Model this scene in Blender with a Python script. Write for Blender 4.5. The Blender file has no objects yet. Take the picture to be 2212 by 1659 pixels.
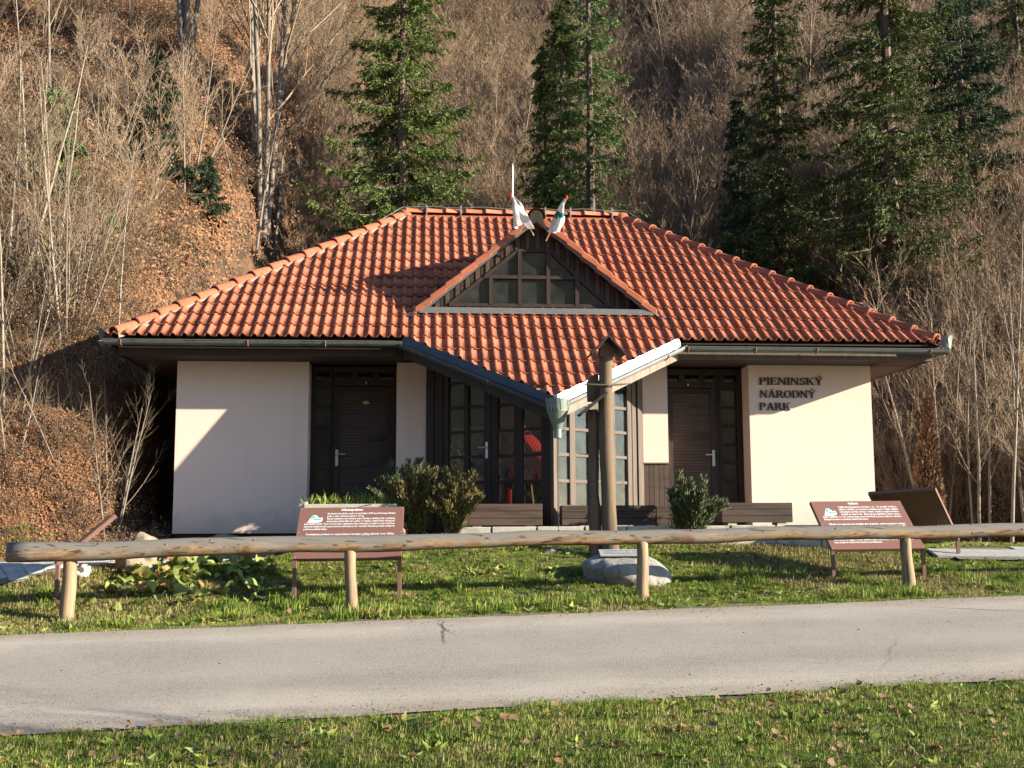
import bpy, bmesh, math, random
import numpy as np
from mathutils import Vector, Matrix
R = math.radians
random.seed(7); rng = np.random.default_rng(7)
SC = bpy.context.scene
# ------------------------------------------------------------------ camera, sky, sun, exposure
F, PITCH, ROLL, CAMZ = 2501.85, 0.1232, -0.0037, 0.0207
cp, sp, cr, sr = math.cos(PITCH), math.sin(PITCH), math.cos(ROLL), math.sin(ROLL)
rgt0, up0 = Vector((1, 0, 0)), Vector((0, -sp, cp))
rgt, up, fwd = cr*rgt0 + sr*up0, cr*up0 - sr*rgt0, Vector((0, cp, sp))
cam_d = bpy.data.cameras.new("camera"); cam = bpy.data.objects.new("camera", cam_d)
SC.collection.objects.link(cam); SC.camera = cam
m3 = Matrix((rgt, up, -fwd)).transposed()
cam.matrix_world = Matrix.Translation((0, 0, CAMZ)) @ m3.to_4x4()
cam_d.sensor_width = 36; cam_d.lens = F/2212*36; cam_d.clip_end = 1000
TH = 0.0764
BX, BY = 0.2915, 16.9271
sx, sy, sz = 2.75, -1.0, 0.93                       # towards the sun, building frame
wx, wy = sx*math.cos(TH) - sy*math.sin(TH), sx*math.sin(TH) + sy*math.cos(TH)
sun_dir = Vector((wx, wy, sz)).normalized()
sd = bpy.data.lights.new("sun", 'SUN'); sun = bpy.data.objects.new("sun", sd); SC.collection.objects.link(sun)
sd.energy = 5.0; sd.angle = R(0.5); sd.color = (1.0, 0.885, 0.68)
sun.rotation_euler = sun_dir.to_track_quat('Z', 'Y').to_euler(); sun.location = (20, -5, 15)
W = bpy.data.worlds.new("World"); SC.world = W; W.use_nodes = True
nt = W.node_tree; bg = nt.nodes['Background']; sk = nt.nodes.new('ShaderNodeTexSky')
sk.sky_type = 'NISHITA'; sk.sun_disc = False
sk.sun_elevation = math.asin(sun_dir.z); sk.sun_rotation = math.atan2(sun_dir.x, sun_dir.y)
sk.air_density = 1.0; sk.dust_density = 0.3; sk.ozone_density = 3.5
nt.links.new(sk.outputs[0], bg.inputs[0]); bg.inputs[1].default_value = 0.09
SC.view_settings.view_transform = 'Standard'; SC.view_settings.look = 'None'
SC.view_settings.gamma = 1; SC.view_settings.exposure = 1.7
SC.render.engine = 'CYCLES'; SC.cycles.max_bounces = 6; SC.cycles.transparent_max_bounces = 16

# ------------------------------------------------------------------ materials
def ramp(nt, fac, cols):
    r = nt.nodes.new('ShaderNodeValToRGB'); e = r.color_ramp.elements
    while len(e) < len(cols): e.new(0.5)
    for i, (p, c) in enumerate(cols): e[i].position = p; e[i].color = (*c, 1)
    nt.links.new(fac, r.inputs[0]); return r.outputs[0]
def noise(nt, vec, scale, det=4, rough=.6, dist=0):
    n = nt.nodes.new('ShaderNodeTexNoise'); n.inputs['Scale'].default_value = scale
    n.inputs['Detail'].default_value = det; n.inputs['Roughness'].default_value = rough
    n.inputs['Distortion'].default_value = dist
    nt.links.new(vec, n.inputs['Vector']); return n.outputs[0]
def mapping(nt, out, sc):
    m = nt.nodes.new('ShaderNodeMapping'); m.inputs['Scale'].default_value = sc
    nt.links.new(out, m.inputs['Vector']); return m.outputs[0]
def mix(nt, f, a, b, mode='MIX'):
    n = nt.nodes.new('ShaderNodeMix'); n.data_type = 'RGBA'; n.blend_type = mode
    if isinstance(f, float): n.inputs[0].default_value = f
    else: nt.links.new(f, n.inputs[0])
    for k, v in ((6, a), (7, b)):
        if isinstance(v, tuple): n.inputs[k].default_value = (*v, 1)
        else: nt.links.new(v, n.inputs[k])
    return n.outputs[2]
def mathn(nt, op, a, b=None):
    n = nt.nodes.new('ShaderNodeMath'); n.operation = op
    for k, v in ((0, a), (1, b)):
        if v is None: continue
        if isinstance(v, (float, int)): n.inputs[k].default_value = v
        else: nt.links.new(v, n.inputs[k])
    return n.outputs[0]
def mat(name, cols, scale=4, stretch=(1, 1, 1), rough=.8, bump=.0, bscale=None, metal=0, spec=.3, rnd=0., island=0., transl=0., det=5, coord='Object', grime=None, dist=0):
    m = bpy.data.materials.new(name); m.use_nodes = True; nt = m.node_tree
    b = nt.nodes['Principled BSDF']; tc = nt.nodes.new('ShaderNodeTexCoord')
    if coord == 'World':
        gp0 = nt.nodes.new('ShaderNodeNewGeometry'); raw = gp0.outputs['Position']
    else: raw = tc.outputs[coord]
    v = mapping(nt, raw, stretch)
    f = noise(nt, v, scale, det, .6, dist)
    if len(cols) == 1: cols = [cols[0], tuple(c*.8 for c in cols[0])]
    n = len(cols); col = ramp(nt, f, [(.3+.4*i/(n-1), c) for i, c in enumerate(cols)])
    if rnd:
        oi = nt.nodes.new('ShaderNodeObjectInfo')
        g = mathn(nt, 'ADD', mathn(nt, 'MULTIPLY', oi.outputs['Random'], rnd*2), 1-rnd)
        hs = nt.nodes.new('ShaderNodeHueSaturation'); nt.links.new(g, hs.inputs['Value']); nt.links.new(col, hs.inputs['Color']); col = hs.outputs[0]
    if island:
        ge = nt.nodes.new('ShaderNodeNewGeometry')
        ri = ge.outputs['Random Per Island']
        g = mathn(nt, 'ADD', mathn(nt, 'MULTIPLY', ri, island*2), 1-island)
        hs = nt.nodes.new('ShaderNodeHueSaturation'); nt.links.new(g, hs.inputs['Value']); nt.links.new(col, hs.inputs['Color'])
        hh = mathn(nt, 'ADD', mathn(nt, 'MULTIPLY', mathn(nt, 'FRACT', mathn(nt, 'MULTIPLY', ri, 37.)), .04*island/.4), .5-.02*island/.4)
        nt.links.new(hh, hs.inputs['Hue']); col = hs.outputs[0]
    if grime:
        gs, gc, lo, hi = grime
        gf = noise(nt, raw, gs, 6, .65)
        r2 = nt.nodes.new('ShaderNodeMapRange'); r2.inputs[1].default_value = lo; r2.inputs[2].default_value = hi
        nt.links.new(gf, r2.inputs[0]); col = mix(nt, r2.outputs[0], col, gc)
    nt.links.new(col, b.inputs['Base Color'])
    b.inputs['Roughness'].default_value = rough; b.inputs['Metallic'].default_value = metal
    b.inputs['Specular IOR Level'].default_value = spec
    if bump:
        bn = nt.nodes.new('ShaderNodeBump'); bn.inputs['Strength'].default_value = 1; bn.inputs['Distance'].default_value = bump
        f2 = noise(nt, v, bscale or scale*3, 5); nt.links.new(f2, bn.inputs['Height']); nt.links.new(bn.outputs[0], b.inputs['Normal'])
    if transl:
        t = nt.nodes.new('ShaderNodeBsdfTranslucent'); nt.links.new(col, t.inputs[0])
        ms = nt.nodes.new('ShaderNodeMixShader'); ms.inputs[0].default_value = transl
        nt.links.new(b.outputs[0], ms.inputs[1]); nt.links.new(t.outputs[0], ms.inputs[2])
        nt.links.new(ms.outputs[0], nt.nodes['Material Output'].inputs[0])
    return m
M = {}
M['tile'] = mat('clay_tile', [(.30, .096, .053), (.355, .122, .073), (.23, .075, .046)], 3, rough=.8, spec=.12, bump=.004, bscale=60, rnd=.2, coord='World', grime=(7, (.13, .085, .06), .50, .78))
M['cap'] = mat('clay_cap', [(.37, .125, .068), (.28, .09, .052)], 6, rough=.8, spec=.12, bump=.003, bscale=50, rnd=.15, coord='World', grime=(9, (.17, .10, .07), .52, .75))
M['mortar'] = mat('mortar', [(.36, .25, .20), (.27, .16, .125)], 9, bump=.01)
M['render'] = mat('cream_render', [(.68, .54, .475), (.66, .52, .455)], .7, rough=.9, bump=.0015, bscale=170, spec=.15, grime=(.8, (.64, .49, .41), .5, .9))
def wall_wear(m):
    nt = m.node_tree; b = nt.nodes['Principled BSDF']; src = b.inputs['Base Color'].links[0].from_socket
    tc = nt.nodes.new('ShaderNodeTexCoord'); n = noise(nt, mapping(nt, tc.outputs['Object'], (2.2, 2.2, .16)), 3, 6, .65); n2 = noise(nt, tc.outputs['Object'], 5, 6, .7)
    k = nt.nodes.new('ShaderNodeMapRange'); k.inputs[1].default_value = .50; k.inputs[2].default_value = .80; k.inputs[4].default_value = .30; nt.links.new(n, k.inputs[0])
    c1 = mix(nt, k.outputs[0], src, (.50, .40, .33))
    s3 = nt.nodes.new('ShaderNodeSeparateXYZ'); nt.links.new(tc.outputs['Object'], s3.inputs[0])
    z = mathn(nt, 'SUBTRACT', mathn(nt, 'MULTIPLY', n2, .75), s3.outputs[2]); k2 = nt.nodes.new('ShaderNodeMapRange'); k2.inputs[1].default_value = 0.05; k2.inputs[2].default_value = .45; k2.inputs[4].default_value = .55
    nt.links.new(z, k2.inputs[0]); nt.links.new(mix(nt, k2.outputs[0], c1, (.34, .29, .24)), b.inputs['Base Color'])
wall_wear(M['render'])
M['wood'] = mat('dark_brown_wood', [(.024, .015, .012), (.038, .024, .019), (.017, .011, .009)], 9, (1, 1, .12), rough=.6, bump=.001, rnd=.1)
M['woodh'] = mat('dark_brown_board', [(.048, .031, .025), (.07, .047, .038), (.032, .021, .017)], 9, (.12, 1, 1), rough=.65, bump=.002, rnd=.18)
M['woodl'] = mat('sunlit_fascia_wood', [(.17, .125, .10), (.24, .185, .155), (.12, .085, .066)], 11, (1, 1, .1), rough=.7, bump=.001, rnd=.1)  # fascia wood paled for the sun on the bay's right eave
M['woodw'] = mat('weathered_sunlit_wood', [(.085, .064, .053), (.12, .093, .08), (.06, .044, .036)], 11, (1, 1, .1), rough=.7, bump=.001, rnd=.1)  # weathered wood, also paled for the sun on the bay's right face
M['soffit'] = mat('soffit_wood', [(.055, .034, .027), (.085, .056, .045)], 9, (.15, 1, 1), rough=.7, bump=.001, rnd=.15)
M['zinc'] = mat('zinc_grey', [(.085, .097, .095), (.12, .135, .13), (.065, .072, .07)], 5, rough=.45, metal=.35, spec=.5)
M['zincd'] = mat('shaded_gutter_zinc', [(.03, .034, .045), (.045, .05, .062)], 5, rough=.45, spec=.4)  # gutter colour darkened for the shaded left side of the bay
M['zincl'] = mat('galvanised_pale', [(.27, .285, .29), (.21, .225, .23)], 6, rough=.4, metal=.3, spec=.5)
M['zincg'] = mat('zinc_greenish', [(.13, .165, .15), (.18, .215, .195)], 7, rough=.5, metal=.2, spec=.4)
M['lead'] = mat('flashing', [(.085, .088, .092), (.12, .12, .122)], 5, rough=.6)
M['rust'] = mat('rusty_bracket', [(.14, .07, .05), (.22, .12, .09)], 20)
M['white'] = mat('white_paint', [(.75, .75, .75)], 5)
M['black'] = mat('black_paint', [(.018, .016, .015)], 5, rough=.5)
M['letter'] = mat('letter_brown', [(.035, .022, .018)], 5, rough=.5)
M['steel'] = mat('brushed_handle', [(.55, .57, .58)], 20, rough=.35, metal=.6)
M['chain'] = mat('dark_chain', [(.06, .055, .055)], 20, rough=.5, metal=.5)
M['concrete'] = mat('concrete', [(.30, .29, .25), (.40, .38, .33), (.22, .23, .18)], 5, bump=.004, bscale=40)
M['inside'] = mat('interior_wall', [(.45, .38, .28)], 2)
M['yellow'] = mat('pale_pine', [(.50, .34, .16)], 6)
M['red'] = mat('red_fabric', [(.62, .02, .03)], 3, rough=.6)
M['redbox'] = mat('red_enamel', [(.45, .02, .03)], 3, rough=.3)
M['log'] = mat('peeled_log', [(.19, .11, .055), (.27, .175, .10), (.14, .09, .058), (.09, .05, .028)], 16, (.06, 1, 1), rough=.9, spec=.1, bump=.006, bscale=30, grime=(3.0, (.20, .175, .15), .45, .62), dist=.6)
def log_cracks(m, src, st):
    nt = m.node_tree; b = nt.nodes['Principled BSDF']; tc = nt.nodes.new('ShaderNodeTexCoord')
    n = noise(nt, mapping(nt, tc.outputs['Object'], st), 30, 3, .5); k = nt.nodes.new('ShaderNodeMapRange'); k.inputs[1].default_value = .60; k.inputs[2].default_value = .66
    nt.links.new(n, k.inputs[0]); nt.links.new(mix(nt, mathn(nt, 'MULTIPLY', k.outputs[0], .75), src, (.03, .02, .014)), b.inputs['Base Color'])
def weather_top(m):
    nt = m.node_tree; b = nt.nodes['Principled BSDF']; src = b.inputs['Base Color'].links[0].from_socket
    g = nt.nodes.new('ShaderNodeNewGeometry'); sx_ = nt.nodes.new('ShaderNodeSeparateXYZ'); nt.links.new(g.outputs['True Normal'], sx_.inputs[0])
    tc = nt.nodes.new('ShaderNodeTexCoord'); n = noise(nt, mapping(nt, tc.outputs['Object'], (.25, 1, 1)), 5, 5)
    a = mathn(nt, 'ADD', sx_.outputs[2], mathn(nt, 'MULTIPLY', mathn(nt, 'SUBTRACT', n, .5), 1.6)); mr = nt.nodes.new('ShaderNodeMapRange'); mr.inputs[1].default_value = -.1; mr.inputs[2].default_value = .35
    nt.links.new(a, mr.inputs[0]); log_cracks(m, mix(nt, mr.outputs[0], src, (.135, .125, .115)), (.035, 1, 1))
weather_top(M['log'])
M['post'] = mat('peeled_post', [(.20, .135, .08), (.28, .20, .13), (.13, .088, .055)], 14, (1, 1, .08), rough=.75, bump=.003, bscale=20, rnd=.08)
log_cracks(M['post'], M['post'].node_tree.nodes['Principled BSDF'].inputs['Base Color'].links[0].from_socket, (1, 1, .04))
M['oldwood'] = mat('grey_brown_log', [(.085, .058, .038), (.135, .096, .064), (.05, .033, .022)], 8, (1, 1, .08), rough=.8, bump=.006, bscale=20, dist=.4)
M['shingle'] = mat('dark_shingle', [(.018, .014, .012), (.03, .024, .02)], 9, bump=.004)
M['board'] = mat('brown_sign_face', [(.175, .088, .070), (.16, .080, .064)], 1.5, rough=.35, spec=.5)
M['boardb'] = mat('brown_sign_steel', [(.15, .085, .07), (.19, .11, .09)], 8, rough=.55)
M['green'] = mat('logo_green', [(.03, .48, .26)], 5)
M['blue'] = mat('logo_blue', [(.05, .30, .70)], 5)
M['flagw'] = mat('white_flag', [(.82, .82, .82)], 5, rough=.9, transl=.25)
M['flagr'] = mat('red_tip', [(.6, .03, .03)], 5)
M['flagg'] = mat('green_flag', [(.02, .22, .18)], 5, transl=.25)
M['rock'] = mat('granite', [(.19, .18, .17), (.26, .25, .235), (.12, .115, .11)], 10, rough=.85, bump=.012, bscale=26, grime=(28, (.16, .15, .14), .55, .75))
M['rockl'] = mat('lichen_rock', [(.17, .145, .105), (.25, .215, .155), (.10, .085, .065)], 7, rough=.85, bump=.02, bscale=14, grime=(6, (.27, .25, .15), .6, .75))
M['plaque'] = mat('plaque', [(.33, .34, .37)], 4, rough=.4)
M['asphalt'] = mat('asphalt', [(.20, .182, .162), (.37, .338, .302), (.095, .086, .076)], 58, rough=.9, bump=.005, bscale=110, spec=.15, det=3, grime=(.8, (.40, .365, .325), .42, .95))
M['crack'] = mat('crack_fill', [(.10, .092, .085), (.06, .055, .05)], 30)
M['paver'] = mat('grey_paver', [(.27, .27, .265), (.33, .33, .32), (.22, .22, .215)], 8, bump=.002, rnd=.12)
M['joint'] = mat('sand_joint', [(.14, .13, .11)], 8)
M['soil'] = mat('lawn_soil', [(.065, .072, .022), (.10, .095, .035), (.05, .042, .022), (.13, .105, .055)], 5, bump=.03, bscale=20)
M['verge'] = mat('dirt_verge', [(.13, .10, .075), (.17, .14, .11), (.08, .065, .045)], 12, bump=.02)
M['litter_soil'] = mat('leaf_litter_ground', [(.08, .045, .026), (.16, .085, .046), (.045, .028, .017), (.12, .07, .04)], 1.3, bump=.12, bscale=7, det=8, grime=(.5, (.05, .04, .025), .5, .7))
M['leafdry'] = mat('dry_leaf', [(.27, .135, .066), (.19, .095, .05), (.33, .20, .11)], 2, island=.35, transl=.15)
M['leaftan'] = mat('tan_leaf', [(.25, .155, .09), (.18, .11, .065)], 2, island=.4, transl=.12)
M['leafgreen'] = mat('big_leaf', [(.17, .24, .05), (.25, .29, .08), (.10, .16, .03)], 6, rough=.6, rnd=.25, transl=.25)
M['leafyel'] = mat('withered_leaf', [(.48, .30, .12), (.36, .20, .09)], 6, rough=.7, rnd=.2, transl=.25)
M['grass'] = mat('grass', [(.085, .14, .024), (.14, .20, .032), (.21, .25, .052), (.31, .28, .115)], 2.6, rough=.7, island=.42, transl=.25, rnd=.25, spec=.25, coord='World', det=7)
M['grassdry'] = mat('grass_dry', [(.34, .27, .13), (.24, .21, .09)], 2, rough=.8, island=.3, transl=.2)
M['spruce'] = mat('spruce_needles', [(.074, .116, .024), (.11, .15, .036), (.042, .070, .017)], .8, rough=.7, island=.4, transl=.12)
M['sprucel'] = mat('brightened_spruce_needles', [(.10, .15, .036), (.14, .19, .05), (.06, .095, .026)], .8, rough=.7, island=.4, transl=.2)  # spruce colour brightened for trees standing in the others' shade
M['spruceb'] = mat('blue_spruce_needles', [(.042, .074, .038), (.03, .056, .028)], .8, rough=.7, island=.4, transl=.12)
M['spruced'] = mat('dark_spruce_needles', [(.056, .080, .020), (.078, .102, .027), (.032, .050, .014)], .8, rough=.7, island=.4, transl=.1)
M['pine'] = mat('pine_needles', [(.10, .17, .05), (.14, .19, .07)], 2, rough=.7, island=.3, transl=.15)
M['deadfol'] = mat('dead_foliage', [(.20, .12, .07), (.14, .085, .05)], 2, island=.35)
M['juniper'] = mat('olive_juniper', [(.105, .095, .03), (.15, .125, .045), (.07, .065, .022)], 3, rough=.75, island=.4, transl=.15)
M['junipergr'] = mat('green_juniper', [(.065, .085, .036), (.10, .12, .055), (.045, .06, .026)], 3, rough=.75, island=.4, transl=.12)
M['bark'] = mat('grey_bark', [(.12, .10, .08), (.19, .165, .14), (.065, .054, .044)], 6, (1, 1, .3), bump=.01, bscale=20)
M['barkpale'] = mat('pale_bark', [(.17, .145, .115), (.25, .215, .175), (.09, .075, .06)], 6, (1, 1, .4), bump=.006, bscale=20)
M['twig'] = mat('twig_brown', [(.18, .128, .084), (.26, .19, .13), (.12, .09, .06)], .15, island=.3, rnd=.35, coord='World')
M['twigd'] = mat('twig_dark', [(.07, .05, .035), (.11, .082, .058)], 1, island=.3, rnd=.3)
M['trunks'] = mat('spruce_bark', [(.08, .058, .045), (.13, .10, .082)], 5, bump=.008)
M['farwood'] = mat('added_wooded_slope', [(.10, .09, .05), (.20, .15, .09), (.05, .065, .03)], .12, det=8, bump=1.5, bscale=.4)  # for the added unseen slope; tone raised to brighten pane reflections
def glassmat(name, dust=.07, col=(.55, .6, .62), ior=1.6):
    m = bpy.data.materials.new(name); m.use_nodes = True; nt = m.node_tree; nt.nodes.remove(nt.nodes['Principled BSDF'])
    g = nt.nodes.new('ShaderNodeBsdfGlossy'); g.inputs['Roughness'].default_value = .03
    t = nt.nodes.new('ShaderNodeBsdfTransparent'); t.inputs[0].default_value = (.72, .76, .75, 1)
    fr = nt.nodes.new('ShaderNodeFresnel'); fr.inputs[0].default_value = ior
    a = nt.nodes.new('ShaderNodeMixShader'); nt.links.new(fr.outputs[0], a.inputs[0]); nt.links.new(t.outputs[0], a.inputs[1]); nt.links.new(g.outputs[0], a.inputs[2])
    d = nt.nodes.new('ShaderNodeBsdfDiffuse'); d.inputs[0].default_value = (*col, 1)
    tc = nt.nodes.new('ShaderNodeTexCoord'); n = noise(nt, tc.outputs['Object'], 5, 6, .7)
    mr = nt.nodes.new('ShaderNodeMapRange'); mr.inputs[1].default_value = .35; mr.inputs[2].default_value = .75
    mr.inputs[3].default_value = dust*.6; mr.inputs[4].default_value = dust*2.2
    nt.links.new(n, mr.inputs[0])
    b = nt.nodes.new('ShaderNodeMixShader'); nt.links.new(mr.outputs[0], b.inputs[0]); nt.links.new(a.outputs[0], b.inputs[1]); nt.links.new(d.outputs[0], b.inputs[2])
    nt.links.new(b.outputs[0], nt.nodes['Material Output'].inputs[0]); return m
M['glass'] = glassmat('dusty_glass', .03)
M['glassr'] = glassmat('dirty_glass', .03, (.42, .52, .58))
M['glassd'] = glassmat('door_glass', .012, ior=1.4)

# ------------------------------------------------------------------ object helpers
def link(o): SC.collection.objects.link(o); return o
def tag(o, label=None, cat=None, group=None, kind=None):
    for k, v in (('label', label), ('category', cat), ('group', group), ('kind', kind)):
        if v: o[k] = v
    return o
def empty(name, loc=(0, 0, 0), rz=0, label=None, cat=None, group=None):
    o = link(bpy.data.objects.new(name, None)); o.location = loc; o.rotation_euler = (0, 0, rz); o.empty_display_size = .3
    return tag(o, label, cat, group)
def fast_mesh(name, V, Fq, m, smooth=False):
    V = np.asarray(V, dtype=np.float32); Fq = np.asarray(Fq, dtype=np.int32); k = Fq.shape[1]
    me = bpy.data.meshes.new(name); me.vertices.add(len(V)); me.vertices.foreach_set('co', V.ravel())
    me.loops.add(Fq.size); me.loops.foreach_set('vertex_index', Fq.ravel())
    me.polygons.add(len(Fq)); me.polygons.foreach_set('loop_start', np.arange(0, Fq.size, k, dtype=np.int32))
    me.update(calc_edges=True); me.validate()
    if smooth: me.polygons.foreach_set('use_smooth', np.ones(len(me.polygons), dtype=bool))
    me.materials.append(m); return me
class MB:
    def __init__(s): s.v = []; s.f = []
    def add(s, vs, fs):
        n = len(s.v); s.v += [tuple(v) for v in vs]; s.f += [tuple(i+n for i in f) for f in fs]; return s
    def box(s, x0, x1, y0, y1, z0, z1):
        return s.add([(x0, y0, z0), (x1, y0, z0), (x1, y1, z0), (x0, y1, z0), (x0, y0, z1), (x1, y0, z1), (x1, y1, z1), (x0, y1, z1)],
                     [(0, 3, 2, 1), (4, 5, 6, 7), (0, 1, 5, 4), (1, 2, 6, 5), (2, 3, 7, 6), (3, 0, 4, 7)])
    def xbox(s, mtx, hx, hy, hz):
        c = [(-1, -1, -1), (1, -1, -1), (1, 1, -1), (-1, 1, -1), (-1, -1, 1), (1, -1, 1), (1, 1, 1), (-1, 1, 1)]
        return s.add([mtx @ Vector((a*hx, b*hy, d*hz)) for a, b, d in c], [(0, 3, 2, 1), (4, 5, 6, 7), (0, 1, 5, 4), (1, 2, 6, 5), (2, 3, 7, 6), (3, 0, 4, 7)])
    def bar(s, a, b, w, h, upv=(0, 0, 1)):
        a, b = Vector(a), Vector(b); d = (b-a); L = d.length; d.normalize(); u = Vector(upv); r = d.cross(u).normalized(); u = r.cross(d)
        mt = Matrix((d, r, u)).transposed().to_4x4(); mt.translation = (a+b)/2
        return s.xbox(mt, L/2, w/2, h/2)
    def prism(s, poly, fn0, fn1):     # poly in 2D, two mapping functions for the two caps
        n = len(poly); vs = [fn0(p) for p in poly] + [fn1(p) for p in poly]
        return s.add(vs, [tuple(range(n))[::-1], tuple(range(n, 2*n))] + [(i, (i+1) % n, n+(i+1) % n, n+i) for i in range(n)])
    def tube(s, pts, rad, k=6, cap=True):
        pts = [Vector(p) for p in pts]; n = len(pts)
        if not hasattr(rad, '__len__'): rad = [rad]*n
        ref = Vector((0, 0, 1)) if abs((pts[-1]-pts[0]).normalized().z) < .9 else Vector((1, 0, 0))
        vs = []
        for i, p in enumerate(pts):
            d = (pts[min(i+1, n-1)]-pts[max(i-1, 0)]).normalized(); a = d.cross(ref).normalized(); b = d.cross(a)
            for j in range(k):
                t = 2*math.pi*j/k; vs.append(p + (a*math.cos(t) + b*math.sin(t))*rad[i])
        fs = [(i*k+j, i*k+(j+1) % k, (i+1)*k+(j+1) % k, (i+1)*k+j) for i in range(n-1) for j in range(k)]
        if cap and k > 2: fs += [tuple(range(k))[::-1], tuple((n-1)*k+j for j in range(k))]
        return s.add(vs, fs)
    def lathe(s, c, prof, k=16, a0=0, a1=2*math.pi):
        full = abs(a1-a0-2*math.pi) < 1e-6; m = k if full else k+1; vs = []
        for (r, z) in prof:
            for j in range(m):
                t = a0+(a1-a0)*j/k; vs.append((c[0]+r*math.cos(t), c[1]+r*math.sin(t), c[2]+z))
        fs = [(i*m+j, i*m+(j+1) % m, (i+1)*m+(j+1) % m, (i+1)*m+j) for i in range(len(prof)-1) for j in range(k)]
        return s.add(vs, fs)
    def build(s, name, m, parent=None, smooth=False, bevel=0, loc=None, rot=None):
        me = bpy.data.meshes.new(name); me.from_pydata([tuple(v) for v in s.v], [], s.f); me.update()
        bm = bmesh.new(); bm.from_mesh(me); bmesh.ops.recalc_face_normals(bm, faces=bm.faces)
        if bevel: bmesh.ops.bevel(bm, geom=bm.edges[:], offset=bevel, segments=1, affect='EDGES', clamp_overlap=True)
        bm.to_mesh(me); bm.free()
        if smooth: me.polygons.foreach_set('use_smooth', np.ones(len(me.polygons), dtype=bool))
        me.materials.append(m); o = link(bpy.data.objects.new(name, me)); o.parent = parent
        if loc: o.location = loc
        if rot: o.rotation_euler = rot
        return o
def inst(name, me, parent, loc, rot=(0, 0, 0), sc=None):
    o = link(bpy.data.objects.new(name, me)); o.parent = parent; o.location = loc; o.rotation_euler = rot
    if sc is not None: o.scale = sc if hasattr(sc, '__len__') else (sc, sc, sc)
    return o
def copy_tree(o, parent=None):
    c = o.copy(); link(c); c.parent = parent
    for ch in o.children: copy_tree(ch, c)
    return c
def wave(x, y, s, seed=0):
    v = 0; a = 1
    for i in range(4):
        k = s*(1.9**i); p = seed*1.7+i*2.3
        v = v + a*(np.sin(x*k+p+1.3*np.sin(y*k*.7+p))*np.cos(y*k*.9-p*.6+np.sin(x*k*.6))); a *= .5
    return v/1.9
def sst(a, b, x): t = np.clip((x-a)/(b-a), 0, 1); return t*t*(3-2*t)

# ------------------------------------------------------------------ terrain
QX = [-40, 0, 3.5, 6.6, 8.0, 11.6, 12.5, 13.5, 15.3, 60]
QZ = [-2.4, -1.65, -1.55, -1.37, -1.2, -.865, -.81, -.585, -.10, -.10]
def main_slope(x, Y): return np.maximum(0, Y-(24.3 - 6.0*(1-sst(-9.5, -4.0, x)) - 4.0*sst(6.5, 10, x)))
def bank(x, Y): return (x < -5.1)*np.maximum(0, Y-(15.5+.35*(x+5.5)))
def hillness(x, Y): return np.maximum(main_slope(x, Y), bank(x, Y)*(1-sst(-5.9, -5.1, x)))
def ground_z(x, Y, bumps=True):
    x = np.asarray(x, float); Y = np.asarray(Y, float); q = Y-.2*x
    b = np.interp(q, QX, QZ)
    xm = -.42+.30*sst(-3.6, -1.2, x) - .16*sst(4.2, 5.6, x)
    b = b + .02*np.clip(x, -12, 12)*(1-sst(12.5, 15, q))
    k = .05; h = np.clip(.5+.5*(b-xm)/k, 0, 1); b = b*(1-h)+xm*h-k*h*(1-h)      # smooth minimum
    if bumps:
        onroad = sst(7.6, 7.95, q)*(1-sst(11.65, 12.0, q))
        pm_ = 1-.85*np.maximum((1-sst(-3.6, -2.8, x))*sst(10.5, 11.5, Y), sst(5.0, 5.6, x)*sst(14.4, 14.9, Y))
        b = b + pm_*(1-onroad)*(.018*wave(x, Y, 1.6)+.008*wave(x, Y, 6, 3)) - .0
    d = main_slope(x, Y); bk_ = bank(x, Y); soft = np.sqrt(d*d+1.0)-1.0
    hz = soft*(.72+.05*np.sin(x*.05)) + (1-sst(-6.5, -5.4, x))*5.6*(1-np.exp(-bk_*bk_/(bk_+.3)/2.1))+.12*bk_*np.exp(-bk_/4)*wave(x, Y, 1.7, 4)
    left = np.maximum(0, -(x+9.5)); hz = hz + .40*(np.sqrt(left*left+4)-2)*sst(3, 14, d)
    hz = hz + sst(0, 4, d)*(.55*wave(x, Y, .22, 5)+.16*wave(x, Y, 1.0, 2)) + sst(8, 20, d)*.9*wave(x, Y, .09, 8)
    return b + hz
def gz(x, Y): return float(ground_z(x, Y))
def sheet(name, x0, x1, nx, ys, m, hill=False, kind='structure', dz=0):
    xs = np.linspace(x0, x1, nx); X, Y = np.meshgrid(xs, ys); Z = ground_z(X, Y)+dz
    V = np.stack([X.ravel(), Y.ravel(), Z.ravel()], 1); ny = len(ys)
    i = np.arange(nx-1)[None, :]+np.arange(ny-1)[:, None]*nx; i = i.ravel()
    Fq = np.stack([i, i+1, i+nx+1, i+nx], 1); hn = hillness(V[Fq[:, 0], 0]+.1, V[Fq[:, 0], 1]+.1) > .12
    Fq = Fq[hn] if hill else Fq[~hn]; u_, inv = np.unique(Fq, return_inverse=True); V = V[u_]; Fq = inv.reshape(-1, 4)
    o = link(bpy.data.objects.new(name, fast_mesh(name, V, Fq, m, True))); return tag(o, kind=kind)
YS = np.concatenate([np.linspace(-62, 4, 30), np.linspace(4.4, 26, 190), np.linspace(26.3, 60, 120), np.linspace(60.5, 130, 70)])
sheet('ground', -90, 90, 401, YS, M['soil']); sheet('hillside', -90, 90, 401, YS, M['litter_soil'], True)
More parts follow.
